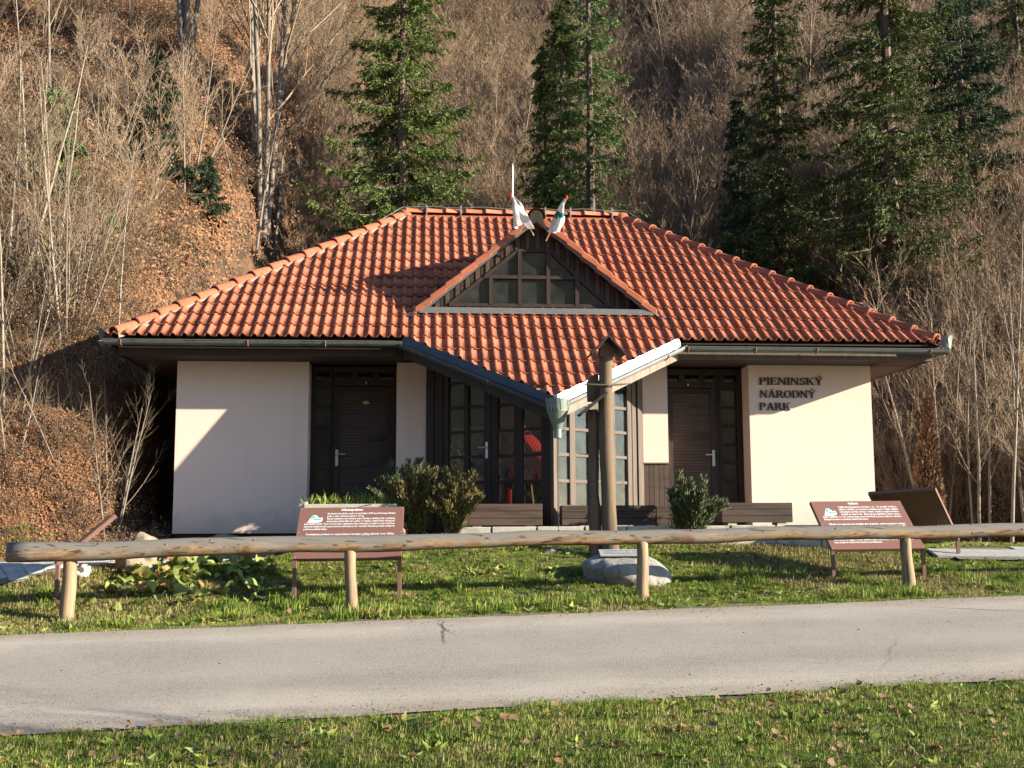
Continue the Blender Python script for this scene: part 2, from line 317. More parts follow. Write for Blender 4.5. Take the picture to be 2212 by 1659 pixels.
def strip(name, q0, q1, m, dz, x0=-40, x1=40, nx=321, nq=14, wob=.03):
    xs = np.linspace(x0, x1, nx*3); nx = nx*3; V = []
    for j in range(nq):
        q = q0+(q1-q0)*j/(nq-1)
        wv = wob*(wave(xs, xs*0+q*.3, 2.2, j)+.5*wave(xs, xs*0+q, 9.7, j+3))*(1 if j in (0, nq-1) else 0)
        Yv = q+wv+.2*xs; V.append(np.stack([xs, Yv, ground_z(xs, Yv, False)+dz], 1))
    V = np.concatenate(V); i = (np.arange(nx-1)[None, :]+np.arange(nq-1)[:, None]*nx).ravel()
    o = link(bpy.data.objects.new(name, fast_mesh(name, V, np.stack([i, i+1, i+nx+1, i+nx], 1), m, True)))
    return tag(o, kind='structure')
strip('dirt_verge', 7.85, 11.95, M['verge'], .006, wob=.10)
strip('road', 8.0, 11.62, M['asphalt'], .022, wob=.05)
# cracks in the asphalt
ck = MB()
def crack(pts, w):
    for a, b in zip(pts[:-1], pts[1:]):
        a, b = Vector(a), Vector(b); n = Vector((-(b-a).y, (b-a).x)).normalized()*w*random.uniform(.5, 1.2)/2
        ck.add([(p.x, p.y, float(ground_z(p.x, p.y, False))+.0265) for p in (a-n, b-n, b+n, a+n)], [(0, 1, 2, 3)])
def jag(a, b, n, j): return [(a[0]+(b[0]-a[0])*i/n+random.uniform(-j, j), a[1]+(b[1]-a[1])*i/n+random.uniform(-j, j)*.5) for i in range(n+1)]
crack(jag((-.66, 11.3), (-.60, 10.2), 26, .018), .010); crack(jag((-.70, 11.2), (-.60, 10.75), 14, .015), .008); crack(jag((-.60, 10.9), (-.52, 10.6), 8, .012), .007)
crack(jag((4.2, 12.0), (5.3, 11.6), 14, .03), .012)
for (a_, b_, n_) in (((-4.2, 10.1), (-2.2, 10.5), 30), ((1.2, 9.6), (2.9, 9.2), 26), ((-1.8, 8.35), (.4, 8.8), 30), ((3.4, 10.9), (4.6, 11.3), 20), ((2.9, 9.2), (3.3, 10.2), 16), ((-3.2, 9.0), (-2.9, 9.9), 14)):
    crack(jag(a_, b_, n_, .022), random.uniform(.002, .004))
tag(ck.build('road_cracks', M['crack']), kind='structure')

def road_wear(m):
    nt = m.node_tree; b = nt.nodes['Principled BSDF']; src = b.inputs['Base Color'].links[0].from_socket
    g = nt.nodes.new('ShaderNodeNewGeometry'); s3 = nt.nodes.new('ShaderNodeSeparateXYZ'); nt.links.new(g.outputs['Position'], s3.inputs[0])
    q = mathn(nt, 'SUBTRACT', s3.outputs[1], mathn(nt, 'MULTIPLY', s3.outputs[0], .2))
    n = noise(nt, mapping(nt, g.outputs['Position'], (.35, 1.6, 1)), 1.6, 6, .65); q2 = mathn(nt, 'ADD', q, mathn(nt, 'MULTIPLY', mathn(nt, 'SUBTRACT', n, .5), .9))
    r_ = ramp(nt, mathn(nt, 'DIVIDE', mathn(nt, 'SUBTRACT', q2, 8.0), 3.62), [(0, (.80, .76, .70)), (.12, (1.08, 1.05, 1.0)), (.30, (.80, .79, .78)), (.42, (.90, .885, .87)), (.70, (.86, .85, .835)), (.86, (1.08, 1.06, 1.03)), (1, (.86, .80, .72))])
    nt.links.new(mix(nt, 1.0, src, r_, 'MULTIPLY'), b.inputs['Base Color'])
road_wear(M['asphalt'])
def far_side():  # unseen slope added behind the camera to cut sky fill and darken reflections
    xs = np.linspace(-320, 320, 90); ys = np.linspace(-330, -62, 50); X, Y = np.meshgrid(xs, ys); az = np.arctan2(X, -Y)
    g = 1-sst(.25, .75, az); Z = -2.4+(np.maximum(0, -62-Y)*.52*(.12+.88*g))*1.0+3*wave(X, Y, .05, 3)*sst(-62, -90, Y)  # lowered on the sun's side so direct light still passes
    i = (np.arange(89)[None, :]+np.arange(49)[:, None]*90).ravel()
    return tag(link(bpy.data.objects.new('opposite_slope', fast_mesh('opposite_slope', np.stack([X.ravel(), Y.ravel(), Z.ravel()], 1), np.stack([i, i+1, i+91, i+90], 1), M['farwood'], True))), kind='structure')
far_side()
# paths of pavers
def path(name, pts, label_group):
    pts = [np.array(p, float) for p in pts]; P = []; 
    for a, b in zip(pts[:-1], pts[1:]):
        for t in np.linspace(0, 1, 8, endpoint=False): P.append(a+(b-a)*t)
    P.append(pts[-1]); V = []
    for i, p in enumerate(P):
        d = P[min(i+1, len(P)-1)][:2]-P[max(i-1, 0)][:2]; d = d/np.hypot(*d); n = np.array([-d[1], d[0]])
        for s in np.linspace(-1, 1, 9):
            q = p[:2]+n*s*p[2]; V.append((q[0], q[1], float(ground_z(q[0], q[1], False))+.032))
    V = np.array(V); i = (np.arange(8)[None, :]+np.arange(len(P)-1)[:, None]*9).ravel()
    o = link(bpy.data.objects.new(name, fast_mesh(name, V, np.stack([i, i+1, i+10, i+9], 1), M['joint'], True))); tag(o, kind='structure')
    return o, P
def in_path(x, y, P):
    best = 9
    for p in P: best = min(best, math.hypot(x-p[0], y-p[1])-p[2])
    return best
pth, PP = path('path', [(-11, 11.2, 1.05), (-8.5, 12.1, 1.05), (-6, 13.45, 1.0), (-5.0, 14.5, .85), (-4.1, 15.4, .7), (-2.6, 16.1, .45)], '')
def tilt(x, y):
    e = .15; f = lambda a, b: float(ground_z(a, b, False)); return math.atan((f(x, y+e)-f(x, y-e))/(2*e)), -math.atan((f(x+e, y)-f(x-e, y))/(2*e))
pm = MB().box(-.1005, .1005, -.1005, .1005, -.03, .008); pav = pm.build('paver', M['paver'], pth, bevel=.003); pvm = pav.data; bpy.data.objects.remove(pav)
cand = []
for i in range(-60, 60):
    for j in range(-60, 40):
        a = .62; X0, Y0 = i*.205, j*.205+.1*(i % 2); x = -5+X0*math.cos(a)-Y0*math.sin(a); y = 14+X0*math.sin(a)+Y0*math.cos(a)
        if x > -8.5 and x < -2.4 and in_path(x, y, PP) < -.09: cand.append((math.hypot(x, y), x, y))
cand.sort(); st = MB()
for k, (_, x, y) in enumerate(cand):
    z = float(ground_z(x, y, False))+.036+random.uniform(-.002, .003)
    if k < 300: o = inst('paver', pvm, pth, (x, y, z)); t_ = tilt(x, y); o.rotation_euler = (Matrix.Rotation(t_[0], 3, 'X') @ Matrix.Rotation(t_[1], 3, 'Y') @ Matrix.Rotation(.62, 3, 'Z')).to_euler()
    else: t_ = tilt(x, y); st.xbox(Matrix.Translation((x, y, z-.008)) @ Matrix.Rotation(t_[0], 4, 'X') @ Matrix.Rotation(t_[1], 4, 'Y') @ Matrix.Rotation(.62, 4, 'Z'), .1005, .1005, .016)
if st.v: tag(st.build('paver_field', M['paver'], pth), kind='stuff')
pth2, PP2 = path('side_path', [(5.7, 15.35, .33), (8, 15.6, .45), (12, 15.9, .5)], '')
st = MB(); 
for i in range(-2, 40):
    for j in range(-4, 5):
        x, y = 5.6+i*.205, 15.45+j*.205+.06*i*.205*1.6
        if in_path(x, y, PP2) < -.08: t_ = tilt(x, y); st.xbox(Matrix.Translation((x, y, float(ground_z(x, y, False))+.028)) @ Matrix.Rotation(t_[0], 4, 'X') @ Matrix.Rotation(t_[1], 4, 'Y'), .1005, .1005, .016)
tag(st.build('paver_field', M['paver'], pth2), kind='stuff')

# pixel ray helpers used to find where on the ground things stand
def ray(u, v):
    a, b = u-1106, v-829.5; px, py = cr*a+sr*b, -sr*a+cr*b
    return Vector((px, F*cp+py*sp, F*sp-py*cp))/F
def onhill(u, v, Y0=15):
    r = ray(u, v); Y = Y0
    while Y < 125:
        t = Y/r.y; x = r.x*t; z = CAMZ+r.z*t
        if z < gz(x, Y): return (x, Y, gz(x, Y))
        Y += .1
    return (r.x*Y/r.y, Y, 40)
def atY(u, v, Y): r = ray(u, v); t = Y/r.y; return Vector((r.x*t, Y, CAMZ+r.z*t))

# ================================================================== THE BUILDING
B = empty('visitor_centre', (BX, BY, 0), TH, 'cream rendered park building with red tiled hip roof and pointed glazed bay', 'building')
WW, OV, ZE, S, RUN, XC, WBE, PBE = 5.1276, .7672, 2.6511, .7185, 3.9576, .0816, 1.9692, 1.3993
WE = WW+OV; LB, CB, RB = Vector((-1.5363, 0)), Vector((.19, -1.072)), Vector((1.6363, 0))
YB = -OV+2*RUN; YWB = YB-OV; ZS = 2.42
A = math.atan(S); CA, SA = math.cos(A), math.sin(A)
def roofz(y): return ZE+S*(OV+y)
def soff(y): return min(ZS, roofz(y)-.27)
REC = .44
# walls
def wallbox(x0, x1, z0=-.05, z1=ZS, y0=0, y1=.44): return MB().box(x0, x1, y0, y1, z0, z1).build('wall', M['render'], B)
wallbox(-WW, -3.25); wallbox(-1.98, -1.54); wallbox(1.64, 2.02, .955); wallbox(3.255, WW)
w = MB(); w.box(-WW, -WW+.4, .44, YWB, -.05, ZS); w.box(WW-.4, WW, .44, YWB, -.05, ZS); w.box(-WW+.4, WW-.4, YWB-.4, YWB, -.05, ZS); w.build('wall', M['render'], B)
MB().box(-WW+.05, WW-.05, .05, YWB-.05, -.9, -.052).build('plinth', M['black'], B)
fl = MB(); fl.prism([(LB.x, LB.y+.1), (CB.x, CB.y), (RB.x, RB.y+.1)], lambda p: (p[0], p[1], -.5), lambda p: (p[0], p[1], -.004)); fl.build('bay_floor', M['concrete'], B)
ceil = MB(); ceil.box(-WW+.41, WW-.41, .45, YWB-.41, ZS-.02, ZS-.004); ceil.build('ceiling', M['inside'], B)
lin = MB(); lin.box(-3.6, -3.55, .5, 4.5, 0, ZS-.03); lin.box(3.55, 3.6, .5, 4.5, 0, ZS-.03); lin.box(-3.54, 3.54, 4.45, 4.5, 0, ZS-.03)
lin.box(-1.75, -1.7, .5, 4.4, 0, ZS-.03); lin.box(1.8, 1.85, .5, 4.4, 0, ZS-.03); lin.build('partition', M['inside'], B)
# wainscot of upright boards under the right pier
ws = MB().box(1.645, 2.02, .02, .44, -.02, .94).build('wainscot', M['wood'], B)
MB().box(1.635, 2.03, -.03, .02, .94, .96).build('cap_rail', M['woodw'], ws)
for i in range(5):
    x = 1.645+i*.075; MB().box(x+.003, x+.072, -.008-.002*(i % 2), .019, .0, .938).build('wainscot_board', M['woodh'], ws)
# doors --------------------------------------------------------
def door_unit(leaf, side, x0, x1, hx, flip, plate):
    yf = REC-.06
    fr = MB()
    top = ZS; zt = 2.12
    L0, L1 = leaf; S0, S1 = side
    fr.box(x0, x1, yf, yf+.09, top-.10, top-.01); fr.box(x0, x1, yf, yf+.09, zt, zt+.09)
    for a in {x0, L0-.06, L1, S0-.05, S1}:
        if x0 <= a < x1-.03: fr.box(a, min(a+.055, x1), yf-.004, yf+.086, 0, top-.012)
    fr.box(x1-.05, x1, yf-.003, yf+.087, 0, top-.013)
    f = fr.build('door_frame', M['wood'], B, bevel=.004)
    n = 6; zs0, zs1 = .42, zt-.02; ph = (zs1-zs0)/n
    for i in range(n+1): MB().box(S0, S1, yf+.01, yf+.075, zs0+i*ph-.022, zs0+i*ph+.022).build('glazing_bar', M['wood'], f)
    MB().box(S0, S1, yf+.012, yf+.073, .01, zs0-.022).build('base_panel', M['wood'], f)
    for i in range(n): MB().box(S0+.002, S1-.002, yf+.035, yf+.041, zs0+i*ph+.024, zs0+(i+1)*ph-.024).build('pane', M['glassd'], f)
    nt_ = 4; tw = (x1-x0)/nt_
    for i in range(nt_):
        a = x0+i*tw
        MB().box(a+.045, a+tw-.045, yf+.035, yf+.041, zt+.095, top-.105).build('pane', M['glassd'], f)
        if i: MB().box(a-.042, a+.042, yf+.002, yf+.082, zt+.092, top-.102).build('glazing_bar', M['wood'], f)
    lf = MB(); lf.box(L0, L1, yf+.03, yf+.08, .01, zt-.01)
    lf = lf.build('door', M['wood'], B)
    sl = MB(); z = .05
    while z < zt-.12:
        sl.box(L0+.09, L1-.09, yf+.012+.003*random.random(), yf+.03, z+.003, z+.043); z += .046
    sl.build('door_slats', M['woodh'], lf)['kind'] = 'stuff'
    st_ = MB(); st_.box(L0, L0+.088, yf+.004, yf+.029, .012, zt-.012); st_.box(L1-.088, L1, yf+.004, yf+.029, .012, zt-.012); st_.build('stile', M['wood'], lf)
    h = MB(); h.box(hx-.02, hx+.02, yf-.008, yf+.003, .93, 1.17); s_ = 1 if flip else -1
    h.tube([(hx, yf, 1.10), (hx, yf-.05, 1.10)], .009, 8); h.tube([(hx, yf-.05, 1.10), (hx+s_*.13, yf-.052, 1.097)], .010, 8)
    h.build('handle', M['steel'], lf, smooth=False)
    sg = MB().box(plate-.028, plate+.028, yf-.014, yf-.006, zt+.012, zt+.078).build('restroom_sign', M['black'], f)
    pi = MB(); pi.lathe((0, 0, 0), [(.0, 0), (.007, 0), (.007, .001)], 8); 
    g = MB(); g.box(plate-.006, plate+.006, yf-.016, yf-.0145, zt+.026, zt+.050); g.box(plate-.011, plate+.011, yf-.0165, yf-.0147, zt+.040, zt+.050)
    g.prism([(plate+.006*math.cos(t), zt+.059+.006*math.sin(t)) for t in np.linspace(0, 5.5, 8)], lambda p: (p[0], yf-.017, p[1]), lambda p: (p[0], yf-.0145, p[1]))
    g.build('figure_symbol', M['white'], sg)
    return lf
dl = door_unit((-2.90, -2.03), (-3.19, -2.955), -3.25, -1.98, -2.86, True, -2.44)
ov = MB(); ov.prism([(-2.44+.05*math.cos(t), 1.87+.028*math.sin(t)) for t in np.linspace(0, 2*math.pi, 14, endpoint=False)], lambda p: (p[0], REC-.06, p[1]), lambda p: (p[0], REC-.036, p[1]))
ov.build('oval_plate', M['yellow'], dl)
door_unit((2.09, 2.84), (2.92, 3.17), 2.02, 3.255, 2.79, False, 2.42)
# bay glazing --------------------------------------------------
def bay_face(Aa, Bb, cols, posts, glass, handle=None):
    d = (Bb-Aa); L = d.length; d.normalize(); n = Vector((d.y, -d.x))      # outward
    def P3(t, z, o): q = Aa+d*t+n*o; return (q.x, q.y, z)
    def zt(t): return soff((Aa+d*t).y)
    root = MB()
    def member(mb, t0, t1, z0, z1, o0, o1):
        a, b = min(z1, zt(t0)), min(z1, zt(t1))
        if min(a, b) <= z0+.01:
            return False
        poly = [(t0, z0), (t1, z0), (t1, b), (t0, a)]
        mb.prism(poly, lambda p: P3(p[0], p[1], o0), lambda p: P3(p[0], p[1], o1)); return True
    for i, (t0, t1, o1) in enumerate(posts): member(root, t0, t1, -.03, 9, -.08, o1)
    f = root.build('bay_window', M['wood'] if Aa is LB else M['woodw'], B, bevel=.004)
    RZ = [.315, .655, 1.02, 1.378, 1.735, 2.09, 2.42]
    gb = MB()
    for (c0, c1) in cols:
        b1 = MB(); member(b1, c0, c1, -.02, .325, -.07, -.008); b1.build('base_panel', M['wood'] if Aa is LB else M['woodw'], f)
        for i in range(1, 6):
            if zt((c0+c1)/2) > RZ[i]+.03:
                b1 = MB()
                if member(b1, c0, c1, RZ[i]-.021, RZ[i]+.021, -.062, -.012): b1.build('glazing_bar', M['wood'] if Aa is LB else M['woodw'], f)
        for i in range(6):
            z0, z1 = RZ[i]+(.021 if i else .012), RZ[i+1]-.021
            pm_ = MB()
            if zt(c0) > z0+.04 and zt(c1) > z0+.04 and member(pm_, c0+.001, c1-.001, z0, z1, -.042, -.036): pm_.build('pane', glass, f)
    # head board following the eave
    hb = MB(); N = 8
    for i in range(N):
        t0, t1 = L*i/N, L*(i+1)/N
        hb.prism([(t0, zt(t0)-.09), (t1, zt(t1)-.09), (t1, zt(t1)+.02), (t0, zt(t0)+.02)], lambda p: P3(p[0], p[1], .003), lambda p: P3(p[0], p[1], .018))
    hb.build('head_board', M['wood'] if Aa is LB else M['woodw'], f)
    if handle:
        h = MB(); t = handle
        h.prism([(t-.02, .99), (t+.02, .99), (t+.02, 1.22), (t-.02, 1.22)], lambda p: P3(p[0], p[1], .012), lambda p: P3(p[0], p[1], .022))
        h.tube([P3(t, 1.14, .02), P3(t, 1.14, .06)], .009, 8); h.tube([P3(t, 1.14, .06), P3(t-.12, 1.14, .062)], .010, 8)
        h.build('handle', M['steel'], f)
    return f, P3
fL, PL = bay_face(LB, CB, [(.36, .62), (.69, .947), (1.168, 1.425), (1.56, 1.85)],
    [(0, .132, .03), (.135, .27, .015), (.272, .36, 0), (.62, .69, 0), (.947, 1.06, .008), (1.063, 1.168, 0), (1.425, 1.56, 0), (1.85, 2.0, .01)], M['glass'], 1.0)
fR, PR = bay_face(CB, RB, [(.098, .317), (.422, .70), (.88, 1.13), (1.225, 1.477)],
    [(.03, .098, .01), (.317, .422, 0), (.70, .79, .006), (.793, .88, 0), (1.13, 1.225, 0), (1.477, 1.567, .004), (1.582, 1.67, .0), (1.684, 1.80, .02)], M['glassr'])
MB().prism([(CB.x-.05, CB.y+.03), (CB.x, CB.y-.045), (CB.x+.055, CB.y+.035), (CB.x, CB.y+.08)], lambda p: (p[0], p[1], -.03), lambda p: (p[0], p[1], soff(CB.y)+.02)).build('corner_post', M['woodw'], B)
# wavy security grille behind the left leaf
gr = MB()
for row in range(7):
    z = .42+row*.135
    for sgn in (1, -1):
        pts = [PL(t, z+sgn*.052*math.cos((t-.3)/.115*math.pi)+(.0675 if sgn > 0 else 0), -.12-.006*sgn) for t in np.linspace(.30, 1.1, 42)]
        gr.tube(pts, .0055, 5)
gr.build('security_grille', M['steel'], B)
# lettering ----------------------------------------------------
def glyph(ch):
    T, t, s = .15, .06, .05     # thick stem, thin stroke, serif height
    q = []                       # list of convex quads/polys
    def rect(x0, y0, x1, y1): q.append([(x0, y0), (x1, y0), (x1, y1), (x0, y1)])
    def stem(x, sb=True, stp=True, w=T, e=.07):
        rect(x, 0, x+w, 1)
        if sb: rect(x-e, 0, x+w+e, s)
        if stp: rect(x-e, 1-s, x+w+e, 1)
    def diag(a, b, w): q.append([(a[0]-w/2, a[1]), (a[0]+w/2, a[1]), (b[0]+w/2, b[1]), (b[0]-w/2, b[1])])
    def arc(cx, cy, rx, ry, a0, a1, wx_, wy_, n=8):
        for i in range(n):
            p, r_ = a0+(a1-a0)*i/n, a0+(a1-a0)*(i+1)/n
            f = lambda an, k: (cx+(rx-wx_*k)*math.cos(an), cy+(ry-wy_*k)*math.sin(an))
            q.append([f(p, 0), f(r_, 0), f(r_, 1), f(p, 1)])
    pi = math.pi; acc = None
    if ch in 'ÝÁ': acc = True; ch = {'Ý': 'Y', 'Á': 'A'}[ch]
    if ch == 'I': stem(.09); w = .35
    elif ch == 'P': stem(.09); rect(.2, .93, .42, 1); rect(.2, .44, .42, .51); arc(.42, .72, .27, .28, -pi/2, pi/2, T, t); w = .74
    elif ch == 'R': stem(.09); rect(.2, .93, .42, 1); rect(.2, .46, .42, .53); arc(.42, .73, .26, .27, -pi/2, pi/2, T, t); diag((.74, 0), (.44, .5), T); rect(.66, 0, .86, s); w = .86
    elif ch == 'E': stem(.09); rect(.2, .93, .64, 1); rect(.2, 0, .68, .07); rect(.2, .47, .5, .54); rect(.58, .78, .64, 1); rect(.62, 0, .68, .24); rect(.46, .38, .5, .62); w = .74
    elif ch == 'N': stem(.12, True, True, t); stem(.70, False, True, t); diag((.735, 0), (.16, 1), T); w = .90
    elif ch == 'K': stem(.09); diag((.26, .38), (.66, 1), t); diag((.72, 0), (.42, .58), T); rect(.56, 1-s, .80, 1); rect(.60, 0, .86, s); w = .88
    elif ch == 'Y': rect(.33, 0, .33+T, .46); rect(.26, 0, .57, s); diag((.42, .42), (.13, 1), T); diag((.43, .42), (.72, 1), t); rect(0, 1-s, .28, 1); rect(.58, 1-s, .82, 1); w = .82
    elif ch == 'A': diag((.12, 0), (.40, 1), t); diag((.72, 0), (.44, 1), T); rect(.22, .27, .62, .34); rect(0, 0, .26, s); rect(.56, 0, .88, s); w = .88
    elif ch == 'O': arc(.43, .5, .40, .515, 0, 2*pi, T, t, 18); w = .88
    elif ch == 'D': stem(.09); rect(.2, .93, .4, 1); rect(.2, 0, .4, .07); arc(.40, .5, .41, .5, -pi/2, pi/2, T, t, 10); w = .86
    elif ch == 'S':
        arc(.33, .74, .25, .265, .25*pi, 1.5*pi, .13, t, 9); arc(.33, .27, .27, .28, -.75*pi, .5*pi, .14, t, 9)
        rect(.52, .72, .57, 1); rect(.07, 0, .12, .28); w = .66
    if acc: q.append([(w*.46, 1.07), (w*.46+.09, 1.07), (w*.46+.24, 1.27), (w*.46+.12, 1.27)])
    return q, w
let = empty('lettering'); let.parent = B
for txt, x0, x1, z0 in (('PIENINSKÝ', 3.41, 4.39, 2.124), ('NÁRODNÝ', 3.412, 4.27, 1.930), ('PARK', 3.405, 3.885, 1.744)):
    gl = [glyph(c) for c in txt]; tot = sum(g[1] for g in gl); h = .108; kx = (x1-x0)/tot; x = x0
    for c, (qs, w_) in zip(txt, gl):
        lb = MB()
        for i, poly in enumerate(qs):
            o = .0004*i
            lb.prism([(x+a*kx, z0+b*h) for a, b in poly], lambda p: (p[0], -.004+o*.5, p[1]), lambda p: (p[0], -.020-o, p[1]))
        lo = lb.build('letter', M['letter'], let); x += w_*kx

# fascia, soffit ------------------------------------------------
fy = -OV+.11
fa = MB().box(-WE+.11, WE-.11, fy-.025, fy, 2.40, 2.60)
fas = fa.build('fascia', M['wood'], B)
# cut away the fascia where the bay roof runs through: build as two lengths instead
bpy.data.objects.remove(fas)
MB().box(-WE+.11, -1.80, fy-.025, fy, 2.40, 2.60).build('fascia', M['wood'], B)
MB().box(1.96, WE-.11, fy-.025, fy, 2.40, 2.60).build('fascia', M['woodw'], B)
for sx_ in (-1, 1):
    MB().box(*(sorted((sx_*(WE-.11), sx_*(WE-.135)))), fy+.001, YB-.11, 2.40, 2.60).build('fascia', M['wood'], B)
MB().box(-WE+.11, WE-.11, YB-.135, YB-.11, 2.40, 2.60).build('fascia', M['wood'], B)
sofo = MB().box(-WE+.14, WE-.14, fy+.002, YB-.14, ZS+.022, ZS+.034)
so = sofo.build('soffit', M['soffit'], B)
for k, (a, b) in enumerate(((-1.9, -WE+.14), (1.95, WE-.14))):
    a, b = min(a, b), max(a, b); y = fy+.005
    for i in range(5): MB().box(a, b, y+i*.125+.002, y+i*.125+.122, ZS+.002+.002*(i % 2), ZS+.020).build('soffit_board', M['soffit'], so)
for sx_ in (-1, 1):
    y = .02
    i = 0
    while y < YWB-.1 and i < 56:
        a, b = sorted((sx_*WW, sx_*(WE-.14))); MB().box(a, b, y+.002, y+.122, ZS+.002+.002*(i % 2), ZS+.020).build('soffit_board', M['soffit'], so); y += .125; i += 1
# bay eave: sloping soffit, fascias
TL, TT, TR = Vector((XC-WBE, -OV, ZE)), Vector((XC, -OV-PBE, ZE-PBE*S)), Vector((XC+WBE, -OV, ZE))
def inset(p, o): return p
sb = MB(); poly = [(XC-WBE+.12, -OV+.06), (XC, -OV-PBE+.14), (XC+WBE-.12, -OV+.06), (XC+WBE-.2, .0), (XC-WBE+.2, .0)]
sb.prism(poly, lambda p: (p[0], p[1], roofz(p[1])-.245), lambda p: (p[0], p[1], roofz(p[1])-.23)); sb.build('bay_soffit', M['soffit'], B)
for a, b, mm in ((TL, TT, M['wood']), (TR, TT, M['woodl'])):  # one fascia, coloured dark for the shaded left and pale for the sunlit right
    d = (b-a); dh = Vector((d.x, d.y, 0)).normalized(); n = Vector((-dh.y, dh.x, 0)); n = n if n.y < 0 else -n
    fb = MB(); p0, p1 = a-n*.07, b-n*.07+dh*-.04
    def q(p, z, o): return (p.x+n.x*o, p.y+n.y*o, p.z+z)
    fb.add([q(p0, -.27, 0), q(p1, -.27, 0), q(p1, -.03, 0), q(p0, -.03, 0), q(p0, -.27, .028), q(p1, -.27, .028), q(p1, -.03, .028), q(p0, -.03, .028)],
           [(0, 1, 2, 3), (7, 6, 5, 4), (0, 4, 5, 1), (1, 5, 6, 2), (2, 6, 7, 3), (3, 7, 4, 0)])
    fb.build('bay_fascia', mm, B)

# ------------------------------------------------------------------ roof with tiles
roof = MB(); dk = -.05
rx = WE-RUN; zr = ZE+S*RUN
vs = [(-WE, -OV, ZE), (WE, -OV, ZE), (WE, YB, ZE), (-WE, YB, ZE), (-rx, -OV+RUN, zr), (rx, -OV+RUN, zr), tuple(TT), tuple(TL), tuple(TR)]
vs = [(x*.998, y, z+dk) for x, y, z in vs]
roof.add(vs, [(0, 7, 4), (7, 6, 8), (7, 8, 5, 4), (8, 1, 5), (1, 2, 5), (2, 3, 4, 5), (3, 0, 4)])
RO = roof.build('roof', M['wood'], B)
PIT, GA, TLEN = .158, .348, .40
PW = 2*PIT
tt = [0, .06, .14, .25, .36, .44, .50, 1.0]
def prof():
    pts = []
    for wv in (0, 1):
        for t in tt[(1 if wv else 0):]:
            z = .041*math.sin(math.pi*min(t, .5)/.5)**.85 if 0 < t < .5 else 0
            pts.append((wv*PIT+t*PIT, z))
    return pts
def tile_mesh():
    pr = prof(); n = len(pr); mb = MB(); st_ = .028
    v0 = [(x, 0, z+st_) for x, z in pr]; v1 = [(x, TLEN, z+st_-.075*TLEN) for x, z in pr]; v2 = [(x, .006, z+st_-.022) for x, z in pr]
    mb.v = v0+v1+v2; mb.f = [(i, i+1, n+i+1, n+i) for i in range(n-1)]+[(2*n+i, 2*n+i+1, i+1, i) for i in range(n-1)]
    return mb
tm = tile_mesh(); t_o = tm.build('roof_tile', M['tile'], None)
TME = t_o.data; TME.polygons.foreach_set('use_smooth', np.array([i < 14 for i in range(28)])); bpy.data.objects.remove(t_o)
TV = np.array([tuple(v) for v in tm.v])
def clipmesh(V, Fc, planes, name='roof_tile'):
    bm = bmesh.new(); bv = [bm.verts.new(v) for v in V]
    for f in Fc: bm.faces.new([bv[i] for i in f])
    for co, no in planes:
        bmesh.ops.bisect_plane(bm, geom=bm.verts[:]+bm.edges[:]+bm.faces[:], plane_co=co, plane_no=no, clear_outer=True)
    if not bm.faces: bm.free(); return None
    me = bpy.data.meshes.new(name); bm.to_mesh(me); bm.free(); me.materials.append(M['tile'])
    me.polygons.foreach_set('use_smooth', np.ones(len(me.polygons), dtype=bool)); return me
hipL = (Vector((-WE, -OV, 0)), Vector((-1, 1, 0)).normalized()); hipR = (Vector((WE, -OV, 0)), Vector((1, 1, 0)).normalized())
dL = (TT-TL); nL = Vector((dL.y, -dL.x, 0)).normalized(); nL = nL if nL.x < 0 else -nL
dR = (TT-TR); nR = Vector((dR.y, -dR.x, 0)).normalized(); nR = nR if nR.x > 0 else -nR
bayL, bayR = (TL.copy(), nL), (TR.copy(), nR)
rest = MB(); tiles = []
nrow = int(RUN/CA/GA)+1
XOFF = -WE+.02
for k in range(-6, nrow+1):
    v = k*GA; y0 = -OV+v*CA; z0 = ZE+v*SA
    if v > RUN/CA-.06: break
    i0 = 0
    for i in range(0, 40):
        x = XOFF+i*PW; xa, xb = x, x+PW
        ylo, yhi = y0, y0+TLEN*CA
        lim = WE-max(0, ylo+OV)
        if xb < -lim or xa > lim: continue
        if k < 0:
            fr_ = 1-(-(yhi+OV))/PBE if yhi+OV < 0 else 1
            hw = WBE*fr_
            if xb < XC-hw or xa > XC+hw or hw <= 0: continue
        ym = (y0+GA*.5*CA); 
        if ym > -.02 and ym < 1.9:     # under the dormer
            hw = 1.72*(1-(ym+.12)/2.1)-.05
            if xa > .09-hw and xb < .09+hw: continue
        tiles.append((k, x, v, y0, z0))
def tpos(V, x, y0, z0):
    V = np.asarray(V); y = V[:, 1]; z = V[:, 2]
    return np.stack([x+V[:, 0], y0+y*CA-z*SA, z0+y*SA+z*CA], 1)
tiles.sort(key=lambda t: t[3]); cnt = 0
for (k, x, v, y0, z0) in tiles:
    hw = WE-(y0+TLEN*CA+OV); planes = []
    if x < -hw: planes.append(hipL)
    if x+PW > hw: planes.append(hipR)
    if v+TLEN > RUN/CA: planes.append((Vector((0, -OV+RUN, 0)), Vector((0, 1, 0))))
    if k < 0:
        planes += [bayL, bayR]
        if x+PW > XC-.9 and x < XC+.9 and False: pass
    jz = random.uniform(-.002, .003)
    if planes:
        V = tpos(TV, x, y0, z0+jz); me = clipmesh(V, tm.f, planes)
        if me is None: continue
        if cnt < 300: inst('roof_tile', me, RO, (0, 0, 0))
        else:
            rest.add([v_.co[:] for v_ in me.vertices], [tuple(p.vertices) for p in me.polygons])
        cnt += 1
    else:
        if cnt < 300: inst('roof_tile', TME, RO, (x, y0, z0+jz), (A+random.uniform(-.004, .004), 0, random.uniform(-.003, .003)))
        else: rest.add([tuple(p) for p in tpos(TV, x, y0, z0+jz)], tm.f)
        cnt += 1
